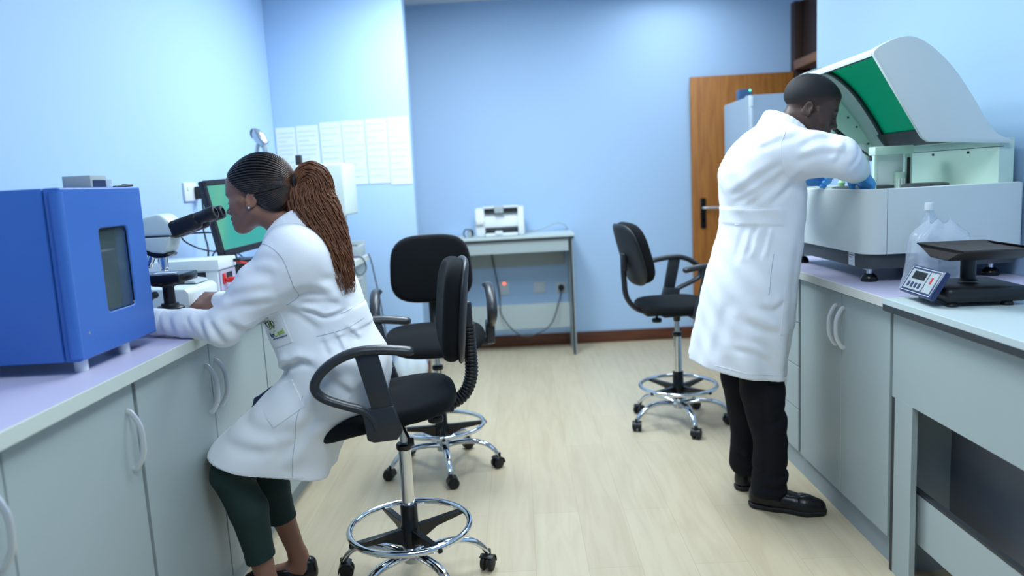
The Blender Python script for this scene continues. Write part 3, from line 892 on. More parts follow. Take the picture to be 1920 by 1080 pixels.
MB().lathe([(0.010, 0), (0.026, 0.006), (0.026, 0.03), (0.02, 0.038)], 20, T=Matrix.Translation((0.335, YB - 0.010, 0.497)) @ Matrix.Rotation(PI / 2, 4, 'X')).build('plug', M['black'], t)

# ================================================================== left worktop
# ---- blue incubator with a window
t = thing('incubator', 'bright blue metal incubator with a tall window on the left worktop', 'incubator', (-1.36, 2.04, 0.976))
IX, IY0, IY1, IZ0, IZ1 = -1.12, 1.835, 2.237, 1.010, 1.448
sh = MB()
sh.span(-1.62, -1.165, IY0, IY0 + 0.02, IZ0, IZ1, 0.004)
sh.span(-1.62, -1.165, IY1 - 0.02, IY1, IZ0, IZ1, 0.004)
sh.span(-1.62, -1.165, IY0 + .02, IY1 - .02, IZ0, IZ0 + 0.02)
sh.span(-1.62, -1.165, IY0 + .02, IY1 - .02, IZ1 - 0.02, IZ1)
sh.span(-1.62, -1.60, IY0 + .02, IY1 - .02, IZ0 + .02, IZ1 - .02)
sh.build('housing', M['bluepaint'], t)
MB().span(-1.598, -1.590, IY0 + .02, IY1 - .02, IZ0 + .02, IZ1 - .02).span(-1.59, -1.17, IY0 + .021, IY0 + .028, IZ0 + .02, IZ1 - .02).span(-1.59, -1.17, IY1 - .028, IY1 - .021, IZ0 + .02, IZ1 - .02).span(-1.59, -1.17, IY0 + .028, IY1 - .028, IZ0 + .021, IZ0 + .028).build('chamber', M['mint'], t)
MB().span(-1.59, -1.17, IY0 + .028, IY1 - .028, 1.27, 1.276).span(-1.59, -1.19, 2.03, 2.036, 1.05, 1.27).build('shelf', M['greylight'], t)
MB().span(-1.45, -1.19, 1.90, 2.10, 1.30, 1.42, 0.004).build('heater_box', M['greydark'], t)
wy0, wy1, wz0, wz1 = 1.990, 2.136, 1.112, 1.338
hole = rounded(wy0, wy1, wz0, wz1, (.016,) * 4, 6)
def door_ring(x0, x1):
    out = rounded(IY0 + 0.002, IY1 - 0.002, IZ0, IZ1, (.002,) * 4, 6)
    n = len(out)
    v = [(x0, a, b) for a, b in out] + [(x1, a, b) for a, b in out] + [(x0, a, b) for a, b in hole] + [(x1, a, b) for a, b in hole]
    f = []
    for i in range(n):
        j = (i + 1) % n
        f += [(i, j, n + j, n + i), (2 * n + j, 2 * n + i, 3 * n + i, 3 * n + j), (n + i, n + j, 3 * n + j, 3 * n + i), (j, i, 2 * n + i, 2 * n + j)]
    return v, f
v, f = door_ring(-1.163, IX)
dm = MB().add(v, f).build('door', M['bluepaint'], t)
bv = dm.modifiers.new('edge', 'BEVEL')
bv.width, bv.segments, bv.limit_method, bv.angle_limit = 0.006, 3, 'ANGLE', 1.2
MB().span(-1.134, -1.130, wy0 - .001, wy1 + .001, wz0 - .001, wz1 + .001).build('pane', M['darkglass'], dm)
MB().tube([(IX - 0.006, a, b) for a, b in rounded(wy0, wy1, wz0, wz1, (.016,) * 4, 6)], 0.0022, 6, closed=True).build('window_seal', M['blackgloss'], dm)
MB().tube([(IX - 0.012, IY0 + 0.004, IZ0 + .01), (IX - 0.012, IY0 + 0.004, IZ1 - .01)], 0.016, 14).build('door_edge', M['bluepaint'], dm)
MB().cyl((IX - 0.003, 1.885, 1.075), 0.004, 0.004, 10, 'x').build('screw', M['silver'], dm)
for x, y in ((-1.155, 2.10), (-1.155, 1.89), (-1.56, 2.10), (-1.56, 1.89)):
    MB().lathe([(0.016, 0), (0.017, 0.003), (0.017, 0.034)], 18, (x, y, 0.976)).build('foot', M['white'], t)
t = thing('control_box', 'small grey control box with a dark display on top of the incubator', 'controller', (-1.17, 2.05, 1.448))
MB().span(-1.215, -1.138, 2.012, 2.092, 1.4485, 1.481, 0.002).build('case', M['greylight'], t)
MB().span(-1.1385, -1.1365, 2.022, 2.084, 1.4505, 1.468).build('display', M['navy'], t)
t = thing('sample_tub', 'translucent white tub on the incubator beside the control box', 'tub', (-1.16, 2.12, 1.448))
MB().lathe([(0.016, 0.0005), (0.019, 0.022), (0.0175, 0.022), (0.015, 0.003)], 20, (-1.160, 2.121, 1.448)).build('tub', mat('milky_plastic', rgb(215, 228, 238), 0.3, alpha=0.5), t)
t = thing('tweezers', 'flat dark tweezers lying on the far front corner of the incubator', 'tweezers', (-1.15, 2.19, 1.448))
MB().tube([(-1.145, 2.145, 1.4505), (-1.140, 2.19, 1.4515), (-1.138, 2.228, 1.4535)], [0.002, 0.003, 0.0035], 8).tube([(-1.15, 2.145, 1.4505), (-1.152, 2.19, 1.4515), (-1.148, 2.228, 1.4535)], [0.002, 0.003, 0.0035], 8).sphere((-1.144, 2.20, 1.4545), (0.007, 0.02, 0.003), 12).build('arms', M['black'], t)

# ---- microscope (looks toward +x)
MY = 2.535
t = thing('microscope', 'white and black binocular microscope on the left worktop', 'microscope', (-1.25, MY, 0.976))
MB().prism(rounded(-1.44, -1.150, MY - .085, MY + .085, (.03, .06, .06, .03), 8), 0.977, 1.013, 'z', 0.006, 2).build('base', M['mint'], t)
MB().prism(rounded(-1.42, -1.185, MY - .070, MY + .070, (.02, .04, .04, .02), 8), 1.013, 1.017, 'z', 0.001, 1).build('base_top', M['black'], t)
MB().prism([(-1.44, 1.0), (-1.35, 1.0), (-1.335, 1.10), (-1.34, 1.20), (-1.30, 1.235), (-1.28, 1.285), (-1.36, 1.30), (-1.41, 1.25), (-1.43, 1.12)], MY - .04, MY + .04, 'y', 0.012, 3).build('arm', M['mint'], t)
lm = MB().lathe([(0.042, 0), (0.046, 0.004), (0.046, 0.022), (0.040, 0.028), (0.030, 0.030), (0.028, 0.038)], 32, (-1.213, MY, 1.017)).build('illuminator', M['black'], t)
cd = MB().lathe([(0.019, 0.0), (0.019, 0.07), (0.032, 0.075), (0.052, 0.078), (0.056, 0.084), (0.050, 0.094), (0.03, 0.100)], 28, (-1.213, MY, 1.040)).build('condenser', M['black'], t)
MB().cyl((-1.26, MY - 0.105, 1.085), 0.022, 0.05, 20, 'y', 0.003).cyl((-1.26, MY - 0.09, 1.085), 0.012, 0.09, 14, 'y').build('stage_knob', M['black'], t)
for s in (-1, 1):
    MB().cyl((-1.385, MY + s * 0.072 - 0.018, 1.045), 0.026, 0.036, 22, 'y', 0.003).build('focus_knob', M['black'], t)
sg = MB().span(-1.335, -1.138, MY - .075, MY + .075, 1.128, 1.158, 0.005).build('stage', M['blackgloss'], t)
MB().span(-1.27, -1.16, MY - .05, MY - .04, 1.158, 1.162).span(-1.255, -1.18, MY - .035, MY + .02, 1.158, 1.1595).build('slide_holder', M['satin'], sg)
hd = MB().prism([(-1.30, 1.286), (-1.165, 1.286), (-1.167, 1.276), (-1.180, 1.238), (-1.195, 1.226), (-1.235, 1.232), (-1.30, 1.262)], MY - .045, MY + .045, 'y', 0.008, 3).build('head_base', M['mint'], t)
MB().prism([(-1.300, 1.252), (-1.235, 1.231), (-1.185, 1.228), (-1.182, 1.222), (-1.192, 1.214), (-1.225, 1.213), (-1.28, 1.234)], MY - .04, MY + .04, 'y', 0.005, 2).build('nosepiece', M['blackgloss'], t)
MB().lathe([(0.0105, 0), (0.0115, 0.003), (0.0115, 0.010), (0.0135, 0.012), (0.0135, 0.052)], 22, (-1.217, MY, 1.166)).build('objective', M['chrome'], t)
MB().lathe([(0.010, 0), (0.0125, 0.006), (0.0125, 0.046)], 22, T=Matrix.Translation((-1.266, MY - 0.012, 1.182)) @ Matrix.Rotation(math.radians(24), 4, 'Y')).build('objective', M['chrome'], t)
MB().lathe([(0.010, 0), (0.0125, 0.006), (0.0125, 0.036)], 22, T=Matrix.Translation((-1.245, MY + 0.035, 1.188)) @ Matrix.Rotation(math.radians(-20), 4, 'X')).build('objective', M['chrome'], t)
up = MB().prism([(-1.300, 1.287), (-1.300, 1.312), (-1.282, 1.335), (-1.245, 1.352), (-1.205, 1.360), (-1.188, 1.358), (-1.128, 1.300), (-1.142, 1.291), (-1.165, 1.287)], MY - .05, MY + .05, 'y', 0.010, 3).build('head', M['mint'], t)
MB().span(-1.298, -1.168, MY - .046, MY + .046, 1.2855, 1.2875).build('head_seam', M['lam_dark'], up)
D = Vector((math.cos(math.radians(16.5)), 0, math.sin(math.radians(16.5))))
Nn = Vector((-D.z, 0, D.x))
O = Vector((-1.164, MY, 1.301))
def fr(a, b, y):
    p = O + D * a + Nn * b
    return (p.x, MY + y, p.z)
bino = MB().box((0.028, 0, 0), (0.075, 0.075, 0.052), 0.016, 3, T=Matrix.Translation(O) @ Matrix.Rotation(-math.radians(16.5), 4, 'Y')).build('binocular_body', M['black'], t)
for s in (-1, 1):
    tb = MB().box((0.052, s * 0.032, 0.004), (0.105, 0.044, 0.054), 0.014, 3, T=Matrix.Translation(O) @ Matrix.Rotation(-math.radians(16.5), 4, 'Y')).build('tube', M['black'], t)
    A = Matrix.Translation(O) @ Matrix.Rotation(PI / 2 - math.radians(16.5), 4, 'Y')
    MB().lathe([(0.017, 0.085), (0.021, 0.095), (0.021, 0.125), (0.0235, 0.130), (0.0235, 0.158), (0.0215, 0.164), (0.013, 0.166), (0.011, 0.158)], 26, (-0.010, s * 0.032, 0), T=A).build('eyepiece', M['black'], t)

# ---- white spectrophotometer box
t = thing('photometer', 'low white instrument with a grey keypad behind the microscope', 'instrument', (-1.36, 2.9, 0.976))
MB().prism([(-1.47, 0.995), (-1.252, 0.995), (-1.248, 1.055), (-1.262, 1.072), (-1.46, 1.080)], 2.762, 3.035, 'y', 0.006, 2).build('case', M['offwhite'], t)
MB().span(-1.46, -1.268, 2.775, 3.02, 0.977, 0.996).build('plinth', mat('mauve_grey', rgb(130, 128, 158), 0.5), t)
MB().prism([(-1.44, 1.081), (-1.275, 1.076), (-1.285, 1.086), (-1.36, 1.098), (-1.44, 1.098)], 2.90, 3.02, 'y', 0.002, 1).build('keypad_ramp', M['greylight'], t)
kp = MB()
for i in range(4):
    for j in range(3):
        kp.box((-1.31 - i * 0.018, 2.925 + j * 0.03, 1.0925 + i * 0.002), (0.010, 0.018, 0.004), 0.001, 1)
kp.build('keys', M['white'], t)
MB().tube(bez([(-1.30, 2.7605, 0.998), (-1.30, 2.7600, 1.05), (-1.315, 2.7605, 1.068), (-1.335, 2.7605, 1.070)], 5), 0.0012, 6).build('panel_line', M['lam_dark'], t)

# ---- power supply with red leads
t = thing('power_supply', 'white power supply box with red test leads and a dark display', 'power supply', (-1.42, 3.2, 0.976))
MB().span(-1.62, -1.262, 3.10, 3.30, 1.105, 1.150, 0.005).build('cover', M['offwhite'], t)
MB().span(-1.61, -1.275, 3.115, 3.30, 0.982, 1.105, 0.004).build('case', M['offwhite'], t)
MB().span(-1.40, -1.325, 3.1125, 3.1165, 1.062, 1.098).build('label_window', M['screen_black'], t)
fp = MB().span(-1.276, -1.268, 3.125, 3.295, 0.99, 1.098, 0.001, 1).build('front_panel', mat('mauve_panel', rgb(178, 176, 192), 0.5), t)
MB().span(-1.269, -1.2655, 3.19, 3.25, 1.050, 1.085).build('display', M['blackgloss'], fp)
MB().span(-1.269, -1.2625, 3.145, 3.172, 1.040, 1.085, 0.002, 1).build('rocker_switch', M['red'], fp)
for k in range(3):
    MB().cyl((-1.270, 3.19 + k * 0.035, 1.015), 0.006, 0.008, 12, 'x').build('terminal', M['black'], fp)
ld = MB().tube(bez([(-1.258, 3.16, 1.056), (-1.235, 3.18, 1.058), (-1.215, 3.20, 1.05), (-1.20, 3.215, 1.02), (-1.185, 3.225, 0.985), (-1.17, 3.24, 0.981)], 6), 0.0045, 8).box((-1.238, 3.178, 1.055), (0.045, 0.032, 0.022), 0.005).build('test_lead', M['red'], t)
ld = MB().tube(bez([(-1.255, 3.27, 1.128), (-1.225, 3.275, 1.117), (-1.18, 3.29, 1.105), (-1.13, 3.30, 1.104), (-1.10, 3.32, 1.09)], 6), 0.0055, 8).build('test_lead', M['red'], t)
MB().cyl((-1.262, 3.27, 1.130), 0.007, 0.03, 12, 'x').build('lead_plug', M['black'], ld)
for x, y in ((-1.59, 3.14), (-1.29, 3.14), (-1.59, 3.28), (-1.29, 3.28)):
    MB().cyl((x, y, 0.976), 0.010, 0.007, 12).build('foot', M['black'], t)

# ---- computer under the tilted monitor
t = thing('desktop_computer', 'flat black desktop computer under the monitor', 'computer', (-1.35, 3.62, 0.976))
MB().span(-1.55, -1.245, 3.40, 3.80, 0.977, 1.100, 0.006).build('case', M['black'], t)
MB().span(-1.246, -1.242, 3.43, 3.77, 1.03, 1.038).build('drive_slot', M['greydark'], t)
t = thing('monitor', 'dark framed computer monitor with a turquoise desktop behind the seated person', 'monitor', (-1.36, 3.58, 1.10))
Q = Matrix.Translation((-1.302, 3.555, 1.322)) @ Matrix.Rotation(math.atan2(-.225, .974), 4, 'Z') @ Matrix.Rotation(math.radians(-9), 4, 'Y') @ Matrix.Rotation(math.radians(2.5), 4, 'X')
v, f = [], []
mf = MB()
mf.box((-0.012, 0, 0), (0.026, 0.49, 0.345), 0.006, 2, T=Q)
for a, b, c, d in ((0, .162, .49, .022), (0, -.158, .49, .030), (-.236, 0, .020, .345), (.236, 0, .020, .345)):
    mf.box((0.003, a, b), (0.010, c, d), 0.003, 1, T=Q)
mf.build('bezel', M['screen_black'], t)
def screen_mat():
    m = mat('desktop_picture', rgb(90, 190, 170), 0.3)
    nt = m.node_tree
    b = nt.nodes['Principled BSDF']
    tc = nt.nodes.new('ShaderNodeTexCoord')
    n = nt.nodes.new('ShaderNodeTexNoise')
    n.inputs['Scale'].default_value = 2.6
    n.inputs['Detail'].default_value = 1
    nt.links.new(tc.outputs['Object'], n.inputs['Vector'])
    rp = nt.nodes.new('ShaderNodeValToRGB')
    rp.color_ramp.elements[0].color = rgb(50, 176, 170)
    rp.color_ramp.elements[1].color = rgb(130, 205, 150)
    rp.color_ramp.elements[0].position = 0.35
    rp.color_ramp.elements[1].position = 0.68
    nt.links.new(n.outputs['Fac'], rp.inputs['Fac'])
    b.inputs['Base Color'].default_value = (0.01, 0.01, 0.01, 1)
    nt.links.new(rp.outputs['Color'], b.inputs['Emission Color'])
    b.inputs['Emission Strength'].default_value = 0.85
    return m
M['screen'] = screen_mat()
MB().box((0.0025, 0, 0.002), (0.004, 0.455, 0.292), 0, T=Q).build('screen', M['screen'], t)
MB().box((-0.045, 0, -0.03), (0.05, 0.14, 0.14), 0.012, 2, T=Q).span(-1.42, -1.375, 3.54, 3.62, 1.11, 1.28, 0.008).build('neck', M['black'], t)
MB().lathe([(0.10, 0), (0.10, 0.008), (0.06, 0.014)], 32, (-1.38, 3.58, 1.100)).build('stand_foot', M['black'], t)

# ---- wall socket with plug, cords
t = thing('socket', 'white wall socket on the left wall beside the monitor', 'wall socket', (-1.70, 3.9, 1.44))
MB().span(-1.700, -1.688, 3.825, 3.975, 1.395, 1.492, 0.003).build('plate', mat('socket_white', rgb(222, 230, 236), 0.4), t)
MB().span(-1.689, -1.684, 3.855, 3.87, 1.45, 1.47, 0.001, 1).build('switch', M['white'], t)
t = thing('power_plug', 'black plug with a hanging cord in the left wall socket', 'plug', (-1.67, 3.95, 1.43))
MB().span(-1.688, -1.645, 3.935, 3.985, 1.405, 1.470, 0.006).build('plug_body', M['black'], t)
MB().tube(bez([(-1.66, 3.96, 1.41), (-1.66, 3.955, 1.33), (-1.655, 3.92, 1.26), (-1.64, 3.90, 1.20), (-1.60, 3.82, 1.13), (-1.62, 3.80, 0.985)], 8), 0.005, 8).build('cord', M['black'], t)
t = tag(MB().tube(bez([(-1.42, 3.62, 1.235), (-1.55, 3.66, 1.240), (-1.64, 3.64, 1.235), (-1.64, 3.66, 1.20), (-1.60, 3.74, 1.155), (-1.55, 3.86, 1.125), (-1.5, 3.98, 1.10), (-1.47, 4.05, 1.0), (-1.45, 4.05, 0.983)], 8), 0.004, 8).build('cable', M['black']), 'thin black cable looping behind the microscope eyepieces', 'cable')
t = tag(MB().tube(bez([(-1.44, 3.70, 1.25), (-1.52, 3.82, 1.18), (-1.60, 3.86, 1.10), (-1.60, 3.86, 0.982)], 8), 0.004, 8).build('cable', M['black']), 'straight black cable slanting down behind the monitor edge', 'cable')

# ---- lamp arm, cream instrument, bits at the far end
t = thing('exhaust_arm', 'silver jointed lamp arm rising behind the seated head', 'lamp arm', (-1.43, 4.22, 0.976))
MB().lathe([(0.07, 0), (0.07, 0.02), (0.03, 0.03)], 28, (-1.42, 4.22, 0.977)).build('arm_base', M['silver'], t)
MB().tube(bez([(-1.445, 4.22, 1.0), (-1.452, 4.22, 1.30), (-1.440, 4.22, 1.60), (-1.425, 4.22, 1.69)], 6), 0.012, 12).tube(bez([(-1.385, 4.22, 1.0), (-1.375, 4.22, 1.30), (-1.380, 4.22, 1.58), (-1.395, 4.22, 1.69)], 6), 0.014, 12).build('arm_tubes', M['silver'], t)
MB().tube([(-1.385, 4.22, 1.685), (-1.41, 4.22, 1.72), (-1.435, 4.22, 1.752), (-1.448, 4.22, 1.765)], [0.026, 0.034, 0.030, 0.018], 18).build('arm_head', M['silver'], t)
MB().sphere((-1.445, 4.215, 1.748), (0.016, 0.022, 0.028), 16).build('lens', M['greydark'], t)
t = thing('water_still', 'tall cream box shaped instrument behind the ponytail', 'instrument', (-1.2, 4.6, 0.976))
MB().span(-1.30, -1.01, 4.42, 4.76, 1.262, 1.570, 0.012, 3).build('upper_case', M['mint'], t)
MB().span(-1.28, -1.08, 4.46, 4.74, 0.976, 1.262, 0.006).build('lower_case', M['mint'], t)
MB().span(-1.15, -1.09, 4.417, 4.421, 1.465, 1.475).build('name_strip', M['ink'], t)
t = thing('webcam', 'small dark camera block on top of the cream instrument', 'camera', (-1.33, 4.5, 1.570))
MB().box((-1.265, 4.50, 1.574), (0.07, 0.05, 0.008), 0.002).box((-1.285, 4.50, 1.604), (0.034, 0.034, 0.056), 0.004).build('camera_body', mat('brown_black', rgb(52, 48, 46), 0.5), t)
t = thing('tool_tray', 'dark open tray with tools at the far end of the worktop', 'tray', (-1.1, 4.9, 0.976))
MB().span(-1.24, -1.035, 4.80, 4.82, 0.977, 1.05, 0.002).span(-1.24, -1.035, 4.98, 5.0, 0.977, 1.075, 0.002).span(-1.05, -1.035, 4.82, 4.98, 0.977, 1.05, 0.002).span(-1.24, -1.225, 4.82, 4.98, 0.977, 1.05, 0.002).span(-1.225, -1.05, 4.82, 4.98, 0.977, 0.985).build('tray', M['greylight'], t)
MB().box((-1.10, 4.9, 1.02), (0.05, 0.13, 0.06), 0.01).tube([(-1.18, 4.85, 1.0), (-1.14, 4.93, 1.075)], 0.012, 10).build('tools', M['black'], t)
t = tag(MB().tube(bez([(-1.20, 4.78, 0.981), (-1.10, 4.77, 0.982), (-1.025, 4.77, 0.984), (-1.000, 4.78, 0.95), (-1.000, 4.80, 0.90), (-1.012, 4.72, 0.875), (-1.012, 4.60, 0.89), (-1.01, 4.52, 0.93)], 8), 0.0045, 8).build('cable', M['greydark']), 'dark cable looped over the drawer fronts at the far end', 'cable')
t = tag(MB().tube(bez([(-1.014, 4.98, 0.985), (-1.0, 4.99, 0.93), (-0.985, 5.01, 0.80), (-0.965, 5.03, 0.62), (-0.95, 5.05, 0.40), (-0.94, 5.06, 0.02)], 8), 0.0045, 8).build('cable', M['greydark']), 'grey cable hanging from the far end of the worktop to the floor', 'cable')
t = thing('refuse_sack', 'white plastic sack slumped on the floor beyond the empty chair', 'sack', (-0.83, 5.22, 0))
random.seed(3)
v, f = [], []
for j in range(15):
    z = j / 14
    for k in range(36):
        a = 2 * PI * k / 36
        r = 0.125 * (math.sin(PI * min(1, 0.18 + z * 0.8)) ** 0.6) * (1 + 0.06 * math.sin(3 * a + 4 * z) + 0.05 * math.sin(6 * a - 6 * z) + 0.03 * math.sin(10 * a + 5 * z))
        v.append((-0.830 + r * math.cos(a) * 1.0, 5.22 + r * math.sin(a), 0.001 + 0.30 * z))
for j in range(14):
    for k in range(36):
        f.append((j * 36 + k, j * 36 + (k + 1) % 36, (j + 1) * 36 + (k + 1) % 36, (j + 1) * 36 + k))
f.append(tuple(range(36))[::-1])
f.append(tuple(14 * 36 + k for k in range(36)))
MB().add(v, f).build('sack_body', mat('white_film', rgb(225, 236, 244), 0.35, alpha=0.85), t, 60)

# ---- papers taped on the alcove wall
def sheet(x0, x1, z0, z1, label, y=5.398):
    t = thing('notice_sheet', label, 'paper', ((x0 + x1) / 2, y, (z0 + z1) / 2), 0, 'printed sheets taped to the alcove wall')
    MB().span(x0, x1, y - 0.0022, y, z0, z1).build('page', M['paper'], t)
    g = MB()
    n = 9
    for k in range(n):
        z = z1 - 0.035 - k * (z1 - z0 - 0.05) / n
        w = (x1 - x0)
        g.span(x0 + 0.012, x1 - 0.014 - (0.35 * w if k % 4 == 2 else 0.05 * w * (k % 3)), y - 0.0028, y - 0.0022, z - 0.010, z)
    g.build('print', M['ink'], t)
G_ = [(-1.69, -1.55, 1.56, 1.875), (-1.545, -1.385, 1.54, 1.880), (-1.375, -1.222, 1.46, 1.895), (-1.218, -1.058, 1.45, 1.900), (-1.05, -0.898, 1.45, 1.905), (-0.893, -0.742, 1.435, 1.908)]
L_ = ['leftmost faint printed sheet on the alcove wall, by the room corner', 'second printed sheet from the room corner on the alcove wall', 'third printed sheet from the corner, above the cream instrument',
      'fourth printed sheet from the corner, partly above the cream instrument edge', 'printed sheet on the alcove wall, next to the rightmost one', 'rightmost printed sheet on the alcove wall, at its free edge']
for (x0, x1, z0, z1), lb in zip(G_, L_):
    sheet(x0, x1, z0, z1, lb)

# ================================================================== organic surfaces : a small signed-distance modeller
def V3(p):
    return np.array(p, dtype=np.float32)
class Sdf:
    # list of (op, function, blend, bounds) evaluated in order
    def __init__(self):
        self.ops = []
        self.lo = np.array([1e9] * 3)
        self.hi = -self.lo
        self.post = []
    def _grow(self, c, r):
        self.lo = np.minimum(self.lo, np.array(c) - r)
        self.hi = np.maximum(self.hi, np.array(c) + r)
    def cone(self, a, b, ra, rb, k=0.02, op='u', T=None):
        if T is not None:
            a, b = T @ Vector(a), T @ Vector(b)
        a, b = V3(tuple(a)), V3(tuple(b))
        ba = b - a
        L2 = float(ba @ ba) + 1e-12
        def f(P):
            pa = P - a
            h = np.clip(pa @ ba / L2, 0, 1)
            return np.linalg.norm(pa - h[:, None] * ba, axis=1) - (ra + (rb - ra) * h)
        self.ops.append((op, f, k))
        if op == 'u':
            self._grow(a, ra)
            self._grow(b, rb)
        return self
    def chain(self, pts, rs, k=0.02, op='u', T=None):
        for i in range(len(pts) - 1):
            self.cone(pts[i], pts[i + 1], rs[i], rs[i + 1], k if i == 0 else min(k, 0.012) if len(pts) > 2 else k, op, T)
        return self
    def ell(self, c, r, k=0.02, op='u', T=None, rot=None):
        # ellipsoid; rot = Euler angles in its local frame
        Mx = Matrix.Translation(c) @ (Euler(rot).to_matrix().to_4x4() if rot else Matrix.Identity(4))
        if T is not None:
            Mx = T @ Mx
        inv = np.array(Mx.inverted(), dtype=np.float32)
        rr = V3(r)
        def f(P):
            q = P @ inv[:3, :3].T + inv[:3, 3]
            k0 = np.linalg.norm(q / rr, axis=1)
            k1 = np.linalg.norm(q / (rr * rr), axis=1) + 1e-9
            return k0 * (k0 - 1.0) / k1
        self.ops.append((op, f, k))
        if op == 'u':
            self._grow(tuple(Mx.translation), max(r))
        return self
    def rbox(self, c, half, rad, k=0.02, op='u', T=None, rot=None):
        Mx = Matrix.Translation(c) @ (Euler(rot).to_matrix().to_4x4() if rot else Matrix.Identity(4))
        if T is not None:
            Mx = T @ Mx
        inv = np.array(Mx.inverted(), dtype=np.float32)
        hh = V3(half) - rad
        def f(P):
            q = np.abs(P @ inv[:3, :3].T + inv[:3, 3]) - hh
            return np.linalg.norm(np.maximum(q, 0), axis=1) + np.minimum(q.max(axis=1), 0) - rad
        self.ops.append((op, f, k))
        if op == 'u':
            self._grow(tuple(Mx.translation), float(np.linalg.norm(half)))
        return self
    def plane(self, p, n, k=0.004):
        # keep only the side the normal points away from
        p, n = V3(p), V3(tuple(Vector(n).normalized()))
        self.ops.append(('i', lambda P: (P - p) @ n, k))
        return self
    def fn(self, f):
        # displacement added to the field so far
        self.ops.append(('d', f, 0))
        return self
    def shell(self, p, n, t):
        # hollow the cloth to thickness t on the side the normal points to
        p, n = V3(p), V3(tuple(Vector(n).normalized()))
        def f(P, d):
            s = (P - p) @ n
            return np.maximum(np.minimum(-(d + t), s), d) - d
        self.ops.append(('d', f, 0))
        return self
    def sub(self, other, k=0.004):
        self.ops.append(('s', other.ev, k))
        return self
    def ev(self, P):
        d = np.full(len(P), 1e3, dtype=np.float32)
        for op, f, k in self.ops:
            if op == 'd':
                d = d + f(P, d)
                continue
            e = f(P)
            if op == 'u':
                if k <= 0:
                    d = np.minimum(d, e)
                else:
                    h = np.maximum(k - np.abs(d - e), 0) / k
                    d = np.minimum(d, e) - h * h * k * 0.25
            elif op == 's':
                e = -e
                h = np.maximum(k - np.abs(d - e), 0) / max(k, 1e-9)
                d = np.maximum(d, e) + h * h * k * 0.25
            elif op == 'i':
                h = np.maximum(k - np.abs(d - e), 0) / max(k, 1e-9)
                d = np.maximum(d, e) + h * h * k * 0.25
        return d.astype(np.float32)
    def mesh(self, voxel, pad=0.03):
        lo, hi = self.lo - pad, self.hi + pad
        B = 8
        n = (np.ceil((hi - lo) / (voxel * B)).astype(int)) * B + 1
        D = np.full(tuple(n), 1.0, dtype=np.float32)
        nb = (n - 1) // B
        gi = np.stack(np.meshgrid(*[np.arange(q) for q in nb], indexing='ij'), -1).reshape(-1, 3)
        cen = (lo + (gi * B + B / 2) * voxel).astype(np.float32)
        dc = self.ev(cen)
        act = gi[np.abs(dc) < voxel * B * 0.87 + 0.02]
        loc = np.stack(np.meshgrid(*[np.arange(B + 1)] * 3, indexing='ij'), -1).reshape(-1, 3)
        # unseen blocks take the sign of their centre
        S0 = np.where(dc > 0, 1.0, -1.0).reshape(tuple(nb))
        D[:-1, :-1, :-1] = np.repeat(np.repeat(np.repeat(S0, B, 0), B, 1), B, 2)
        D[-1], D[:, -1], D[:, :, -1] = 1.0, 1.0, 1.0
        ch = 400
        for s in range(0, len(act), ch):
            idx = (act[s:s + ch, None, :] * B + loc[None]).reshape(-1, 3)
            D[idx[:, 0], idx[:, 1], idx[:, 2]] = self.ev((lo + idx * voxel).astype(np.float32))
        # surface nets
        neg = D < 0
        c = neg[:-1, :-1, :-1].astype(np.int8)
        for o in ((1, 0, 0), (0, 1, 0), (0, 0, 1), (1, 1, 0), (1, 0, 1), (0, 1, 1), (1, 1, 1)):
            c = c + neg[o[0]:n[0] - 1 + o[0], o[1]:n[1] - 1 + o[1], o[2]:n[2] - 1 + o[2]]
        cells = np.argwhere((c > 0) & (c < 8))
        vid = np.full(tuple(n - 1), -1, dtype=np.int32)
        vid[cells[:, 0], cells[:, 1], cells[:, 2]] = np.arange(len(cells))
        acc = np.zeros((len(cells), 3))
        cnt = np.zeros(len(cells))
        cor = [(i, j, k) for i in (0, 1) for j in (0, 1) for k in (0, 1)]
        for a in cor:
            for ax in range(3):
                if a[ax]:
                    continue
                b = list(a)
                b[ax] = 1
                da = D[cells[:, 0] + a[0], cells[:, 1] + a[1], cells[:, 2] + a[2]]
                db = D[cells[:, 0] + b[0], cells[:, 1] + b[1], cells[:, 2] + b[2]]
                m = (da < 0) != (db < 0)
                t = np.where(m, da / np.where(m, da - db, 1), 0)
                p = np.array(a, float)[None] + np.zeros((len(cells), 3))
                p[:, ax] += t
                acc[m] += p[m]
                cnt[m] += 1
        verts = lo + (cells + acc / cnt[:, None]) * voxel
        faces = []
        for ax in range(3):
            u, w = (ax + 1) % 3, (ax + 2) % 3
            sl0 = [slice(None)] * 3
            sl1 = [slice(None)] * 3
            sl0[ax], sl1[ax] = slice(0, -1), slice(1, None)
            e = np.argwhere(neg[tuple(sl0)] != neg[tuple(sl1)])
            ok = (e[:, u] > 0) & (e[:, w] > 0) & (e[:, u] < n[u] - 1) & (e[:, w] < n[w] - 1)
            e = e[ok]
            def g(du, dw):
                q = e.copy()
                q[:, u] += du
                q[:, w] += dw
                return vid[q[:, 0], q[:, 1], q[:, 2]]
            Q = np.stack([g(-1, -1), g(0, -1), g(0, 0), g(-1, 0)], 1)
            inside = neg[e[:, 0], e[:, 1], e[:, 2]]
            Q[~inside] = Q[~inside][:, ::-1]
            faces.append(Q)
        F = np.concatenate(faces)
        F = F[(F >= 0).all(1)]
        return verts.astype(np.float32), F
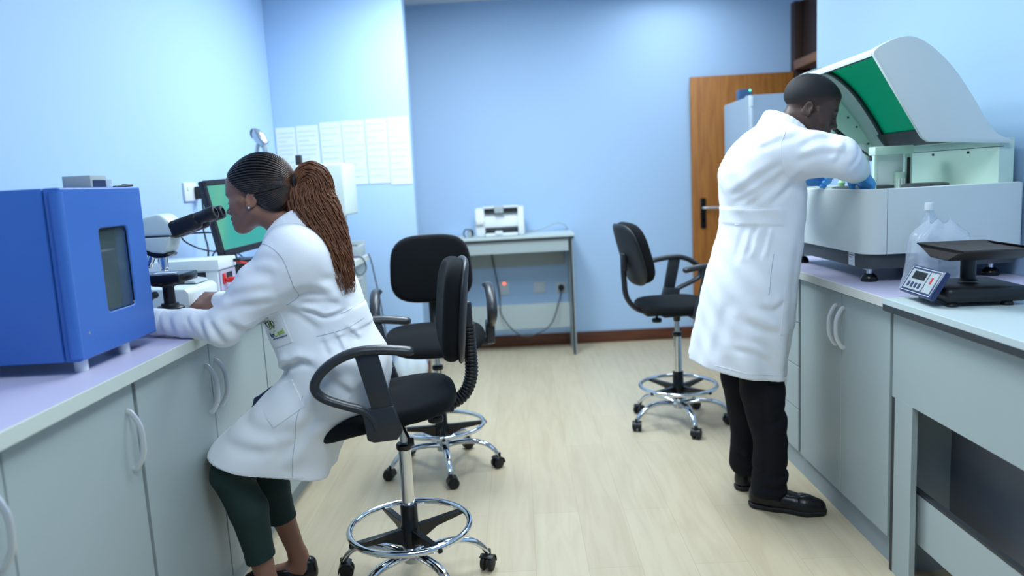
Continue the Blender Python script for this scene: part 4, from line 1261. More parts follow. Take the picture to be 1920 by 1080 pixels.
    def build(self, name, m, parent=None, voxel=0.005, smooth=1, paint=None):
        v, F = self.mesh(voxel)
        if smooth:
            for _ in range(smooth):
                s = np.zeros_like(v)
                k = np.zeros(len(v))
                for a, b in ((0, 1), (1, 2), (2, 3), (3, 0)):
                    np.add.at(s, F[:, a], v[F[:, b]])
                    np.add.at(s, F[:, b], v[F[:, a]])
                    np.add.at(k, F[:, a], 1)
                    np.add.at(k, F[:, b], 1)
                v = (0.5 * v + 0.5 * s / np.maximum(k, 1)[:, None]).astype(np.float32)
        me = bpy.data.meshes.new(name)
        me.vertices.add(len(v))
        me.vertices.foreach_set('co', v.ravel())
        me.loops.add(F.size)
        me.loops.foreach_set('vertex_index', F.ravel().astype(np.int32))
        me.polygons.add(len(F))
        me.polygons.foreach_set('loop_start', np.arange(0, F.size, 4, dtype=np.int32))
        me.update(calc_edges=True)
        me.polygons.foreach_set('use_smooth', [True] * len(F))
        if paint is not None:
            ca = me.color_attributes.new('tone', 'FLOAT_COLOR', 'POINT')
            c = np.ones((len(v), 4), dtype=np.float32)
            c[:, :3] = paint(v)
            ca.data.foreach_set('color', c.ravel())
        me.materials.append(m)
        o = bpy.data.objects.new(name, me)
        COL.objects.link(o)
        if parent is not None:
            o.parent = parent
            o.matrix_parent_inverse = world_of(parent).inverted()
        return o

def skin_mat(name, rough=0.48):
    m = mat(name, (0.1, 0.05, 0.03, 1), rough, spec=0.4, bump=(420, 0.06, 0.001))
    nt = m.node_tree
    a = nt.nodes.new('ShaderNodeVertexColor')
    a.layer_name = 'tone'
    nt.links.new(a.outputs['Color'], nt.nodes['Principled BSDF'].inputs['Base Color'])
    return m
def blob(P, c, r):
    return np.exp(-(((P - V3(c)) / V3(r)) ** 2).sum(1))

def head(sd, T, nose=1.0, wide=1.0, lips=1.0, chin=0.0):
    # local frame: +x face, +z crown, origin between the ears
    k = 0.02
    sd.ell((-0.016, 0, 0.050), (0.096, 0.074, 0.086), 0.03, T=T)
    sd.ell((0.040, 0, 0.050), (0.052, 0.060, 0.058), 0.03, T=T)
    sd.ell((0.040, 0, -0.030 + chin * 0.5), (0.054, 0.054, 0.076 - chin * 0.5), 0.03, T=T)
    for s in (-1, 1):
        sd.cone((0.005, s * 0.052, -0.045 + chin * 0.5), (0.068 + chin * 0.3, s * 0.018, -0.103 + chin), 0.020, 0.018, 0.03, T=T)
        sd.ell((0.062, s * 0.036, -0.022), (0.028, 0.024, 0.026), 0.02, T=T)
        sd.cone((0.030, s * 0.062, 0.0), (0.066, s * 0.045, -0.004), 0.012, 0.013, 0.02, T=T)
    sd.ell((0.076 + chin * 0.5, 0, -0.106 + chin), (0.021, 0.024, 0.019), 0.02, T=T)
    sd.cone((0.084, -0.030, 0.026), (0.084, 0.030, 0.026), 0.013, 0.013, 0.02, T=T)
    for s in (-1, 1):
        sd.ell((0.098, s * 0.031, 0.004), (0.016, 0.019, 0.013), 0.014, 's', T=T)
        sd.ell((0.079, s * 0.031, 0.003), (0.0140, 0.0150, 0.0135), 0.005, T=T)
        # heavy upper lid, looking down
        sd.cone((0.0925, s * 0.020, 0.0), (0.0885, s * 0.043, -0.001), 0.0035, 0.0030, 0.004, T=T)
    sd.cone((0.091, 0, 0.014), (0.108, 0, -0.026), 0.0085, 0.0105, 0.012, T=T)
    sd.ell((0.110, 0, -0.031), (0.0125 * nose, 0.013 * wide, 0.0115), 0.010, T=T)
    for s in (-1, 1):
        sd.ell((0.100, s * 0.0135 * wide, -0.035), (0.0115, 0.0088 * wide, 0.0085), 0.006, T=T)
        sd.ell((0.104, s * 0.0075, -0.044), (0.005, 0.0042, 0.004), 0.003, 's', T=T)
    sd.ell((0.078, 0, -0.064), (0.024, 0.034, 0.030), 0.02, T=T)
    sd.ell((0.0985, 0, -0.0585), (0.0110 * lips, 0.0235, 0.0080 * lips), 0.006, T=T)
    sd.ell((0.0965, 0, -0.0735), (0.0115 * lips, 0.0205, 0.0088 * lips), 0.005, T=T)
    sd.cone((0.108, -0.020, -0.0660), (0.108, 0.020, -0.0660), 0.0022, 0.0022, 0.004, 's', T=T)
    for s in (-1, 1):
        E = T @ Matrix.Translation((-0.006, s * 0.074, -0.004)) @ Matrix.Rotation(s * 0.35, 4, 'Z') @ Matrix.Rotation(-0.18, 4, 'Y')
        sd.ell((-0.004, s * 0.004, 0.004), (0.0185, 0.0070, 0.0300), 0.004, T=E)
        sd.ell((0.002, s * 0.011, 0.006), (0.0105, 0.0060, 0.0180), 0.003, 's', T=E)
        sd.ell((0.004, s * 0.005, -0.020), (0.009, 0.006, 0.010), 0.004, T=E)
        sd.ell((0.011, s * 0.004, -0.002), (0.005, 0.006, 0.008), 0.004, T=E)
    return sd
def lashes(T, m, parent):
    g = MB()
    for s in (-1, 1):
        for k in range(9):
            a = -0.9 + 1.8 * k / 8
            p = Vector((0.0925 - 0.004 * a * a, s * (0.0315 + 0.0125 * a), -0.0015))
            q = p + Vector((0.0075, s * 0.0035 * a, -0.0030))
            g.tube([tuple(T @ p), tuple(T @ (p.lerp(q, 0.6) + Vector((0, 0, -0.0012)))), tuple(T @ q)], [0.0007, 0.0006, 0.0003], 5)
        g.tube([tuple(T @ Vector((0.0928 - 0.004 * a * a, s * (0.0315 + 0.0130 * a), -0.0012))) for a in (-1, -.6, -.2, .2, .6, 1)], 0.0011, 6)
    return g.build('eyelashes', m, parent, 60)
def head_paint(T, base, lip, brow):
    Ti = np.array(T.inverted(), dtype=np.float32)
    b, l, w = [np.array(c[:3]) for c in (base, lip, brow)]
    def f(v):
        q = v @ Ti[:3, :3].T + Ti[:3, 3]
        c = np.repeat(b[None], len(v), 0)
        def mix(c, col, m):
            m = np.clip(m, 0, 1)[:, None]
            return c * (1 - m) + col * m
        c = mix(c, l, 1.3 * blob(q, (0.103, 0, -0.066), (0.014, 0.024, 0.0125)))
        for s in (-1, 1):
            c = mix(c, w, 1.5 * blob(q, (0.092, s * 0.033, 0.028), (0.016, 0.019, 0.0048)))
            c = mix(c, w * 0.6, 1.6 * blob(q, (0.092, s * 0.032, -0.0022), (0.012, 0.014, 0.0028)))
        return c
    return f
def hand(sd, T, curl=(0.35, 0.5, 0.35), thumb=(0.5, 0.3), spread=0.10, s=1.0, grow=0.0, side=1, k=0.006):
    # local frame: wrist at the origin, +x to the finger tips, palm faces -z, thumb on side*y
    g = grow
    sd.rbox((0.048, 0, 0), (0.046, 0.039 + g, 0.0135 + g), 0.012, 0.012, T=T)
    sd.cone((0.0, 0, 0), (0.03, 0, 0), 0.026 + g, 0.026 + g, 0.02, T=T)
    for i, (y, x0, L, r) in enumerate(((0.030, 0.090, 0.074, 0.0088), (0.0105, 0.095, 0.082, 0.0092), (-0.0095, 0.092, 0.077, 0.0088), (-0.0290, 0.084, 0.060, 0.0078))):
        y *= side
        yaw = side * spread * (1.2 - 0.8 * i)
        p = Vector((x0, y, 0.001))
        a = 0.0
        segs = (0.46, 0.30, 0.24)
        pr = r + 0.0010 + g
        c_ = curl[i] if isinstance(curl[0], (tuple, list)) else curl
        for j, q in enumerate(segs):
            a += c_[j]
            d = Vector((math.cos(a) * math.cos(yaw), math.sin(yaw) * math.cos(a), -math.sin(a)))
            e = p + d * (L * q)
            nr = r - 0.0007 * (j + 1) + g
            sd.cone(p, e, pr, nr, k if j == 0 else 0.003, T=T)
            sd.ell(tuple(p), (pr * 1.02, pr * 1.0, pr * 1.02), 0.004, T=T)
            p, pr = e, nr
    # thumb leaves the side of the palm near its base
    t0 = Vector((0.022, side * 0.026, -0.006))
    d1 = Vector((math.cos(thumb[0]), side * math.sin(thumb[0]), -0.35)).normalized()
    t1 = t0 + d1 * 0.042
    d2 = Vector((math.cos(thumb[0] - thumb[1]), side * math.sin(thumb[0] - thumb[1]), -0.40)).normalized()
    t2 = t1 + d2 * 0.034
    d3 = Vector((math.cos(thumb[0] - 1.8 * thumb[1]), side * math.sin(thumb[0] - 1.8 * thumb[1]), -0.35)).normalized()
    t3 = t2 + d3 * 0.026
    sd.cone(t0, t1, 0.0165 + g, 0.0115 + g, 0.014, T=T)
    sd.cone(t1, t2, 0.0115 + g, 0.0098 + g, 0.004, T=T)
    sd.cone(t2, t3, 0.0100 + g, 0.0080 + g, 0.003, T=T)
    return sd
def frame(o, x, up=(0, 0, 1)):
    # matrix with origin o, local x along x, local z near up
    x = Vector(x).normalized()
    u = Vector(up)
    z = (u - u.dot(x) * x).normalized()
    y = z.cross(x)
    m = Matrix((x, y, z)).transposed().to_4x4()
    m.translation = Vector(o)
    return m
def cloth(P, dirv, freq, amp, ph=0.0, wob=3.0):
    # one family of soft folds across a direction
    d = V3(tuple(Vector(dirv).normalized()))
    o = np.sin(P @ V3((wob, wob * 1.3, wob * 0.7)) * 2.1 + ph) * 0.8
    s = np.sin((P @ d) * freq + o + ph)
    return amp * (np.abs(s) - 0.5)
def stack(sd, lv, k=0.03, ex=2.2, op='u'):
    # stacked elliptical sections : (z, cx, cy, rx, ry)
    L = np.array(sorted(lv), dtype=np.float32)
    zz = np.linspace(L[0, 0], L[-1, 0], 160)
    cols = []
    for c in range(1, 5):                     # smooth (Catmull-Rom) interpolation of each column
        pts = [Vector((a, b, 0)) for a, b in zip(L[:, 0], L[:, c])]
        cur = bez(pts, 12)
        cols.append(np.interp(zz, [p.x for p in cur], [p.y for p in cur]))
    def f(P):
        z = P[:, 2]
        cx, cy, rx, ry = [np.interp(z, zz, c) for c in cols]
        q = (np.abs((P[:, 0] - cx) / rx) ** ex + np.abs((P[:, 1] - cy) / ry) ** ex) ** (1 / ex)
        d = (q - 1) * np.minimum(rx, ry) * 0.85
        return np.maximum(d, np.maximum(zz[0] - z, z - zz[-1]))
    sd.ops.append((op, f, k))
    for r in lv:
        sd._grow((r[1], r[2], r[0]), max(r[3], r[4]))
    return sd
def sstep(x, a, b):
    t = np.clip((x - a) / (b - a), 0, 1)
    return t * t * (3 - 2 * t)
def hit(sd, p, d, far=0.9, n=90):
    # first surface met by rays from points p along d
    P = np.array(p, dtype=np.float32)
    d = V3(tuple(Vector(d).normalized()))
    t = np.zeros(len(P), dtype=np.float32)
    for _ in range(n):
        v = sd.ev(P + t[:, None] * d)
        t = np.minimum(t + np.maximum(v * 0.7, 0.0), far)
    return P + t[:, None] * d
def drape(sd, name, m, parent, outline_fn, nu, nv, d=(0, 1, 0), lift=0.0025, y0=None):
    # a cloth patch laid on the surface: outline_fn(u,v) -> start point of the ray
    pts = [outline_fn(i / nu, j / nv) for i in range(nu + 1) for j in range(nv + 1)]
    H = hit(sd, pts, d)
    dd = V3(tuple(Vector(d).normalized()))
    A = H - dd * lift
    B = H + dd * 0.004
    n = len(A)
    v = [tuple(p) for p in A] + [tuple(p) for p in B]
    f = []
    w = nv + 1
    for i in range(nu):
        for j in range(nv):
            q = (i * w + j, i * w + j + 1, (i + 1) * w + j + 1, (i + 1) * w + j)
            f.append(q)
            f.append(tuple(x + n for x in q[::-1]))
    rim = [i * w for i in range(nu + 1)] + [nu * w + j for j in range(1, nv + 1)] + [i * w + nv for i in range(nu - 1, -1, -1)] + [j for j in range(nv - 1, 0, -1)]
    for a, b in zip(rim, rim[1:] + rim[:1]):
        f.append((a, b, b + n, a + n))
    return MB().add(v, f).build(name, m, parent, 50)
def seam(sd, name, m, parent, pts, d=(0, 1, 0), r=0.0012, lift=0.0006, n=10):
    # a stitched seam following the cloth
    c = bez([tuple(p) for p in pts], n)
    H = hit(sd, [tuple(p) for p in c], d)
    H = H[np.abs(sd.ev(H.astype(np.float32))) < 0.004]
    dd = V3(tuple(Vector(d).normalized()))
    return MB().tube([tuple(p - dd * lift) for p in H], r, 6).build(name, m, parent, 60)
def creases(P, specs):
    # cloth creases: polylines in x,z seen from the side, each a valley with a soft ridge beside it
    x, z = P[:, 0], P[:, 2]
    o = np.zeros(len(P), dtype=np.float32)
    for pts, amp, w in specs:
        c = [(p.x, p.z) for p in bez([(a, 0, b) for a, b in pts], 3)]
        A = np.array(c, dtype=np.float32)
        m = (x > A[:, 0].min() - 4 * w) & (x < A[:, 0].max() + 4 * w) & (z > A[:, 1].min() - 4 * w) & (z < A[:, 1].max() + 4 * w)
        if not m.any():
            continue
        q = np.stack([x[m], z[m]], 1)
        best = np.full(len(q), 9.0, dtype=np.float32)
        sg = np.zeros(len(q), dtype=np.float32)
        tt = np.zeros(len(q), dtype=np.float32)
        n = len(A) - 1
        for i in range(n):
            d = A[i + 1] - A[i]
            L2 = float(d @ d) + 1e-12
            r = q - A[i]
            t = np.clip(r @ d / L2, 0, 1)
            e = r - t[:, None] * d
            dist = np.sqrt((e ** 2).sum(1))
            k = dist < best
            best = np.where(k, dist, best)
            sg = np.where(k, np.sign(d[0] * r[:, 1] - d[1] * r[:, 0]), sg)
            tt = np.where(k, (i + t) / n, tt)
        tap = np.clip(np.minimum(tt, 1 - tt) * 4 + 0.15, 0, 1)
        s = best * sg
        o[m] += amp * tap * (np.exp(-(s / w) ** 2) - 0.75 * np.exp(-((s - 1.8 * w) / (1.4 * w)) ** 2))
    return o

# ================================================================== the seated person at the microscope
M['skin_w'] = skin_mat('skin_brown_warm')
M['coat'] = mat('white_cotton', rgb(240, 243, 248), 0.85, spec=0.2, bump=(900, 0.05, 0.001), sheen=0.1)
M['stitch'] = mat('stitching', rgb(158, 166, 180), 0.8)
def braid_mat(name, stops, rough):
    # extensions dyed from near black at the hairline to auburn at the tail
    m = mat(name, rgb(40, 30, 26), rough, spec=0.6)
    nt = m.node_tree
    tc = nt.nodes.new('ShaderNodeTexCoord')
    sx = nt.nodes.new('ShaderNodeSeparateXYZ')
    n = nt.nodes.new('ShaderNodeTexNoise')
    n.inputs['Scale'].default_value = 26
    nt.links.new(tc.outputs['Object'], n.inputs['Vector'])
    nt.links.new(tc.outputs['Object'], sx.inputs[0])
    ad = nt.nodes.new('ShaderNodeMath')
    ad.operation = 'MULTIPLY_ADD'
    ad.inputs[1].default_value = 0.16
    nt.links.new(n.outputs['Fac'], ad.inputs[0])
    nt.links.new(sx.outputs['X'], ad.inputs[2])
    mr = nt.nodes.new('ShaderNodeMapRange')
    mr.inputs['From Min'].default_value = stops[0][0]
    mr.inputs['From Max'].default_value = stops[-1][0]
    nt.links.new(ad.outputs[0], mr.inputs['Value'])
    rp = nt.nodes.new('ShaderNodeValToRGB')
    e = rp.color_ramp.elements
    e[0].color, e[1].color = stops[0][1], stops[-1][1]
    nt.links.new(mr.outputs[0], rp.inputs['Fac'])
    nt.links.new(rp.outputs['Color'], nt.nodes['Principled BSDF'].inputs['Base Color'])
    return m
M['braid'] = braid_mat('braided_hair', [(-0.68, rgb(34, 27, 26)), (-0.57, rgb(116, 70, 46))], 0.36)
M['pony'] = mat('auburn_braid', rgb(116, 72, 46), 0.42, var=(55, 0.65))
M['legging'] = mat('dark_green_jersey', rgb(26, 48, 46), 0.8, bump=(800, 0.1, 0.001))
M['patent'] = mat('black_shoe_leather', rgb(16, 16, 18), 0.25)
WY = 2.45
W_ = thing('person', 'seated person in a white lab coat with a long braided ponytail at the microscope', 'person', (-0.6, WY, 0))
WH = Matrix.Translation((-0.839, 2.452, 1.393)) @ Matrix.Rotation(math.radians(170), 4, 'Z') @ Matrix.Rotation(math.radians(4.5), 4, 'Y') @ Matrix.Diagonal((0.98, 0.98, 0.92, 1))
W_LK, W_LA = (-0.970, 2.300, 0.520), (-0.893, 2.335, 0.095)
W_RK, W_RA = (-0.974, 2.505, 0.515), (-0.868, 2.572, 0.095)
W_LE, W_LW = (-0.928, 2.258, 1.008), (-1.165, 2.333, 1.022)
W_RE, W_RW = (-0.930, 2.660, 1.032), (-1.118, 2.735, 1.026)
b = Sdf()
head(b, WH, nose=1.45, wide=1.2, lips=1.4, chin=0.014)
b.ell((0.046, 0, 0.058), (0.052, 0.062, 0.060), 0.03, T=WH)
b.cone((-0.745, WY, 1.285), (-0.808, 2.452, 1.345), 0.052, 0.050, 0.03)
b.cone((-0.715, 2.33, 1.235), (-0.715, 2.57, 1.235), 0.055, 0.055, 0.05)
stack(b, [(0.70, -0.57, WY, 0.09, 0.15), (0.80, -0.58, WY, 0.10, 0.165), (0.98, -0.62, WY, 0.085, 0.12), (1.14, -0.68, WY, 0.095, 0.14), (1.26, -0.73, WY, 0.07, 0.11)], 0.04)
b.chain([(-0.715, 2.30, 1.225), W_LE, W_LW], [0.050, 0.036, 0.026], 0.03)
b.chain([(-0.715, 2.60, 1.225), W_RE, W_RW], [0.050, 0.036, 0.026], 0.03)
for hp_, kn, an in (((-0.60, 2.37, 0.79), W_LK, W_LA), ((-0.60, 2.53, 0.79), W_RK, W_RA)):
    k_, a_ = Vector(kn), Vector(an)
    b.chain([hp_, kn], [0.082, 0.053], 0.03)
    b.chain([kn, k_.lerp(a_, 0.3) + Vector((0.022, 0, 0)), k_.lerp(a_, 0.62) + Vector((0.008, 0, 0)), an], [0.050, 0.053, 0.040, 0.031], 0.02)
for an, toe in ((W_LA, (-1.045, 2.30, 0.022)), (W_RA, (-1.03, 2.545, 0.022))):
    a_ = Vector(an)
    b.cone(an, (a_.x + 0.02, a_.y, 0.035), 0.032, 0.026, 0.02)
    b.cone((a_.x + 0.01, a_.y, 0.05), toe, 0.034, 0.022, 0.02)
# left hand to the focus knob behind the incubator, right hand resting with the thumb outward
hand(b, frame(W_LW, (-0.75, 0.60, 0.12), (0, 0, 1)), (0.30, 0.45, 0.3), side=-1)
hand(b, frame(W_RW, (-0.95, 0.28, 0.02), (0.1, -0.62, 0.75)), ((0.5, 0.9, 0.6), (0.55, 1.0, 0.6), (0.6, 1.0, 0.6), (0.6, 1.0, 0.6)), (0.55, 0.35), side=1, s=1)
b.build('body', M['skin_w'], W_, 0.0030, 1, head_paint(WH, rgb(148, 106, 87), rgb(112, 66, 62), rgb(34, 23, 20)))
lashes(WH, M['blackgloss'], W_)
# --- coat
c = Sdf()
stack(c, [(0.70, -0.585, WY, 0.10, 0.165), (0.80, -0.602, WY, 0.142, 0.188), (0.87, -0.635, WY, 0.172, 0.188), (0.95, -0.670, WY, 0.170, 0.165), (1.03, -0.695, WY, 0.170, 0.160), (1.12, -0.705, WY, 0.150, 0.170), (1.21, -0.715, WY, 0.105, 0.165), (1.275, -0.735, WY, 0.07, 0.12), (1.32, -0.745, WY, 0.05, 0.06)], 0.03)
c.cone((-0.708, 2.315, 1.225), (-0.708, 2.585, 1.225), 0.070, 0.070, 0.06)
c.chain([(-0.700, 2.315, 1.195), (-0.805, 2.285, 1.118), W_LE], [0.096, 0.078, 0.055], 0.045)
c.chain([W_LE, (-1.05, 2.292, 1.021), (-1.172, 2.336, 1.021)], [0.055, 0.044, 0.040], 0.03)
c.chain([(-0.700, 2.585, 1.195), (-0.82, 2.62, 1.115), W_RE], [0.095, 0.080, 0.058], 0.05)
c.chain([W_RE, (-1.02, 2.69, 1.022), (-1.115, 2.733, 1.022)], [0.058, 0.044, 0.038], 0.03)
# skirt over the thighs
c.cone((-0.610, 2.365, 0.800), (-0.947, 2.310, 0.520), 0.120, 0.098, 0.05)
c.cone((-0.610, 2.535, 0.800), (-0.952, 2.500, 0.520), 0.120, 0.092, 0.05)
c.cone((-0.640, 2.45, 0.790), (-0.950, 2.40, 0.520), 0.110, 0.095, 0.10)
c.cone((-0.947, 2.312, 0.520), (-0.950, 2.312, 0.30), 0.098, 0.100, 0.03)
c.cone((-0.952, 2.500, 0.520), (-0.952, 2.500, 0.30), 0.092, 0.092, 0.03)
c.cone((-0.950, 2.40, 0.520), (-0.950, 2.40, 0.30), 0.095, 0.095, 0.08)
c.cone((-0.670, 2.36, 0.700), (-0.815, 2.345, 0.340), 0.075, 0.090, 0.06)
c.cone((-0.680, 2.50, 0.690), (-0.815, 2.47, 0.360), 0.075, 0.098, 0.08)
c.cone((-0.860, 2.37, 0.560), (-0.860, 2.40, 0.340), 0.090, 0.105, 0.10)
W_CR = [
    ([(-0.691, 1.045), (-0.651, 1.032), (-0.616, 1.015), (-0.564, 1.025)], 0.010, 0.007),
    ([(-0.69, 1.066), (-0.624, 1.062), (-0.575, 1.052)], 0.005, 0.010),
    ([(-0.735, 1.075), (-0.66, 1.10), (-0.60, 1.07)], 0.006, 0.014),
    ([(-0.534, 1.046), (-0.57, 1.102), (-0.616, 1.146)], 0.005, 0.013),
    ([(-0.545, 1.076), (-0.552, 1.126)], 0.004, 0.008),
    ([(-0.740, 1.06), (-0.69, 1.02), (-0.64, 0.975)], 0.004, 0.012),
    ([(-0.901, 1.094), (-0.833, 1.116), (-0.75, 1.12)], 0.008, 0.016),
    ([(-0.872, 1.143), (-0.795, 1.168), (-0.729, 1.165)], 0.006, 0.018),
    ([(-0.945, 1.040), (-0.921, 0.999), (-0.905, 0.960)], 0.007, 0.010),
    ([(-0.980, 1.040), (-0.965, 1.001), (-0.958, 0.960)], 0.006, 0.009),
    ([(-0.895, 1.035), (-0.86, 1.00), (-0.84, 0.975)], 0.005, 0.012),
    ([(-0.92, 1.058), (-0.84, 1.078), (-0.74, 1.085)], 0.007, 0.014),
    ([(-0.826, 1.200), (-0.767, 1.215), (-0.711, 1.200)], 0.004, 0.014),
    ([(-1.032, 1.050), (-1.007, 1.005)], 0.004, 0.008),
    ([(-1.095, 1.046), (-1.075, 0.985)], 0.004, 0.010),
    ([(-1.135, 1.05), (-1.125, 0.985)], 0.003, 0.008),
    ([(-0.597, 0.963), (-0.568, 0.905)], 0.006, 0.006),
    ([(-0.560, 0.973), (-0.530, 0.930)], 0.006, 0.006),
    ([(-0.635, 0.950), (-0.61, 0.90)], 0.004, 0.008),
    ([(-0.800, 0.822), (-0.777, 0.838), (-0.755, 0.864), (-0.731, 0.870), (-0.703, 0.882), (-0.660, 0.870)], 0.016, 0.012),
    ([(-0.91, 0.700), (-0.794, 0.665), (-0.674, 0.690)], 0.006, 0.022),
    ([(-0.975, 0.640), (-0.833, 0.612), (-0.729, 0.640)], 0.006, 0.020),
    ([(-0.653, 0.725), (-0.73, 0.640), (-0.801, 0.570)], 0.008, 0.020),
    ([(-0.680, 0.830), (-0.745, 0.720), (-0.800, 0.620)], 0.005, 0.018),
    ([(-0.641, 0.862), (-0.579, 0.808), (-0.548, 0.772)], 0.007, 0.016),
    ([(-0.86, 0.97), (-0.85, 0.90), (-0.82, 0.85)], 0.006, 0.018),
]
def wfold(P, d):
    x, y, z = P[:, 0], P[:, 1], P[:, 2]
    near = sstep(-y, -2.43, -2.33)
    o = near * creases(P, W_CR)
    # half belt at the back
    s = z - 0.990 - 0.22 * (x + 0.56)
    o -= 0.0032 * sstep(s, -0.034, -0.030) * sstep(-s, -0.040, -0.036) * sstep(x, -0.66, -0.62) * sstep(1.3 - z, 0, 0.02)
    o += 0.0022 * np.sin(x * 37 + z * 23) * np.sin(y * 31 - z * 29)
    return o
c.fn(lambda P, d: wfold(P, d))
hem_n = Vector((-0.275, -0.03, -0.96)).normalized()
hem_p = Vector((-1.045, 2.30, 0.584))
c.shell(hem_p - hem_n * 0.17, hem_n, 0.009)
c.plane(hem_p, hem_n, 0.003)
W_COAT = c
coat = c.build('lab_coat', M['coat'], W_, 0.0048, 1)
# collar standing round the neck
cl = Sdf()
cp = [(-0.823, 2.405, 1.245), (-0.792, 2.385, 1.288), (-0.748, 2.383, 1.325), (-0.705, 2.408, 1.348), (-0.690, 2.45, 1.353), (-0.705, 2.492, 1.348), (-0.748, 2.517, 1.325), (-0.792, 2.515, 1.288), (-0.823, 2.495, 1.245)]
for p, q in zip(bez(cp, 3), bez(cp, 3)[1:]):
    for a_ in (0.0, 0.33, 0.66, 1.0):
        o_ = Vector((0.030 * a_, 0, -0.050 * a_))
        cl.cone(p + o_ + Vector((0, (p.y - 2.45) * 0.40 * a_, 0)), q + o_ + Vector((0, (q.y - 2.45) * 0.40 * a_, 0)), 0.0075, 0.0075, 0.016)
cl.build('collar', M['coat'], coat, 0.0035, 1)
cuff = Sdf()
cuff.cone((-1.142, 2.325, 1.022), (-1.180, 2.339, 1.022), 0.0435, 0.0440, 0.005)
ci = Sdf()
ci.cone((-1.16, 2.332, 1.022), (-1.30, 2.384, 1.022), 0.035, 0.035)
cuff.sub(ci, 0.003)
cuff.plane((-1.180, 2.339, 1.022), (-0.94, 0.34, 0), 0.004)
cuff.build('cuff', M['coat'], coat, 0.003, 1)
# pockets and seams
def quad(a, b, c_, d):
    a, b, c_, d = [Vector(q) for q in (a, b, c_, d)]
    return lambda u, v: tuple(a.lerp(b, u).lerp(d.lerp(c_, u), v))
# seams, pockets and the embroidered mark on the coat
for nm, pts in (('armhole_seam', [(-0.834, 1.231), (-0.791, 1.255), (-0.755, 1.252), (-0.719, 1.227), (-0.698, 1.183), (-0.686, 1.102), (-0.698, 1.082), (-0.726, 1.065)]),
                ('belt_seam', [(-0.649, 0.959), (-0.599, 0.967), (-0.555, 0.976), (-0.517, 0.993)]), ('belt_seam', [(-0.575, 1.020), (-0.545, 1.032), (-0.524, 1.042)]),
                ('side_seam', [(-0.695, 0.783), (-0.725, 0.677), (-0.76, 0.50)]), ('hem_seam', [(-1.017, 0.590), (-0.95, 0.565), (-0.891, 0.546), (-0.774, 0.518), (-0.720, 0.508)])):
    seam(c, nm, M['coat'] if nm == 'hem_seam' else M['stitch'], coat, [(a, 1.9, b_) for a, b_ in pts], r=0.0007)
drape(c, 'breast_pocket', M['coat'], coat, quad((-0.846, 1.9, 1.020), (-0.756, 1.9, 1.045), (-0.726, 1.9, 0.945), (-0.812, 1.9, 0.915)), 14, 14, lift=0.0022)
drape(c, 'hip_pocket', M['coat'], coat, quad((-0.868, 1.9, 0.778), (-0.735, 1.9, 0.828), (-0.690, 1.9, 0.752), (-0.790, 1.9, 0.690)), 18, 14, lift=0.0022)
M['blue_thread'] = mat('blue_thread', rgb(24, 48, 110), 0.7)
M['green_thread'] = mat('green_thread', rgb(150, 190, 40), 0.7)
M['dark_thread'] = mat('dark_thread', rgb(20, 34, 58), 0.7)
def stitched(name, m, lines, r):
    # embroidery: pen strokes in the pocket's own plane laid on the cloth (u right, v up, in metres)
    o0, ux, vx = Vector((-0.800, 1.9, 0.948)), Vector((0.955, 0, 0.30)), Vector((-0.36, 0, 0.93))
    g = MB()
    for ln in lines:
        pts = bez([tuple(o0 + ux * a + vx * b_) for a, b_ in ln], 5)
        H = hit(c, [tuple(p) for p in pts], (0, 1, 0))
        g.tube([tuple(p - V3((0, 0.0028, 0))) for p in H], r, 6)
    return g.build(name, m, coat, 60)
def oval(cx, cy, rx, ry, a0=0.0, a1=2 * PI, n=10):
    return [(cx + rx * math.cos(a0 + (a1 - a0) * i / n), cy + ry * math.sin(a0 + (a1 - a0) * i / n)) for i in range(n + 1)]
stitched('emblem', M['dark_thread'], [oval(0.006, 0.050, 0.006, 0.010), oval(0.017, 0.051, 0.0065, 0.011), oval(0.028, 0.050, 0.0055, 0.009), [(-0.002, 0.058), (0.002, 0.042)], [(0.004, 0.035), (0.012, 0.034)], [(0.024, 0.036), (0.030, 0.038)]], 0.0011)
stitched('emblem_fill', M['green_thread'], [[(0.016, 0.058), (0.017, 0.044)], [(0.019, 0.058), (0.020, 0.044)], [(0.006, 0.033), (0.016, 0.036), (0.034, 0.041)]], 0.0012)
stitched('lettering', M['blue_thread'], [[(0.000, 0.022), (0.001, 0.009)], [(0.004, 0.009), (0.006, 0.015), (0.011, 0.015), (0.011, 0.008), (0.005, 0.008)]], 0.0016)
stitched('lettering', M['green_thread'], [oval(0.022, 0.016, 0.006, 0.009, 0.9, 2 * PI - 0.7), [(0.032, 0.014), (0.038, 0.015), (0.036, 0.019), (0.032, 0.016), (0.033, 0.010), (0.038, 0.009)],
                                        [(0.042, 0.008), (0.042, 0.019)], [(0.042, 0.017), (0.046, 0.019), (0.047, 0.008)], [(0.047, 0.017), (0.051, 0.019), (0.052, 0.008)], [(0.056, 0.025), (0.057, 0.009)]], 0.0013)
stitched('lettering', M['blue_thread'], [[(0.004 + 0.0075 * k, 0.000 + 0.0006 * (k % 2)), (0.009 + 0.0075 * k, 0.001 - 0.0005 * (k % 3))] for k in range(8)], 0.0016)
# corner of a navy garment showing past the front of the coat
fl = Sdf()
fl.cone((-0.890, 2.54, 0.730), (-0.952, 2.545, 0.694), 0.012, 0.008, 0.01)
fl.cone((-0.952, 2.545, 0.694), (-0.968, 2.54, 0.655), 0.008, 0.008, 0.01)
fl.cone((-0.900, 2.54, 0.690), (-0.940, 2.54, 0.640), 0.020, 0.020, 0.02)
fl.build('navy_garment', M['navy'], W_, 0.003, 1)
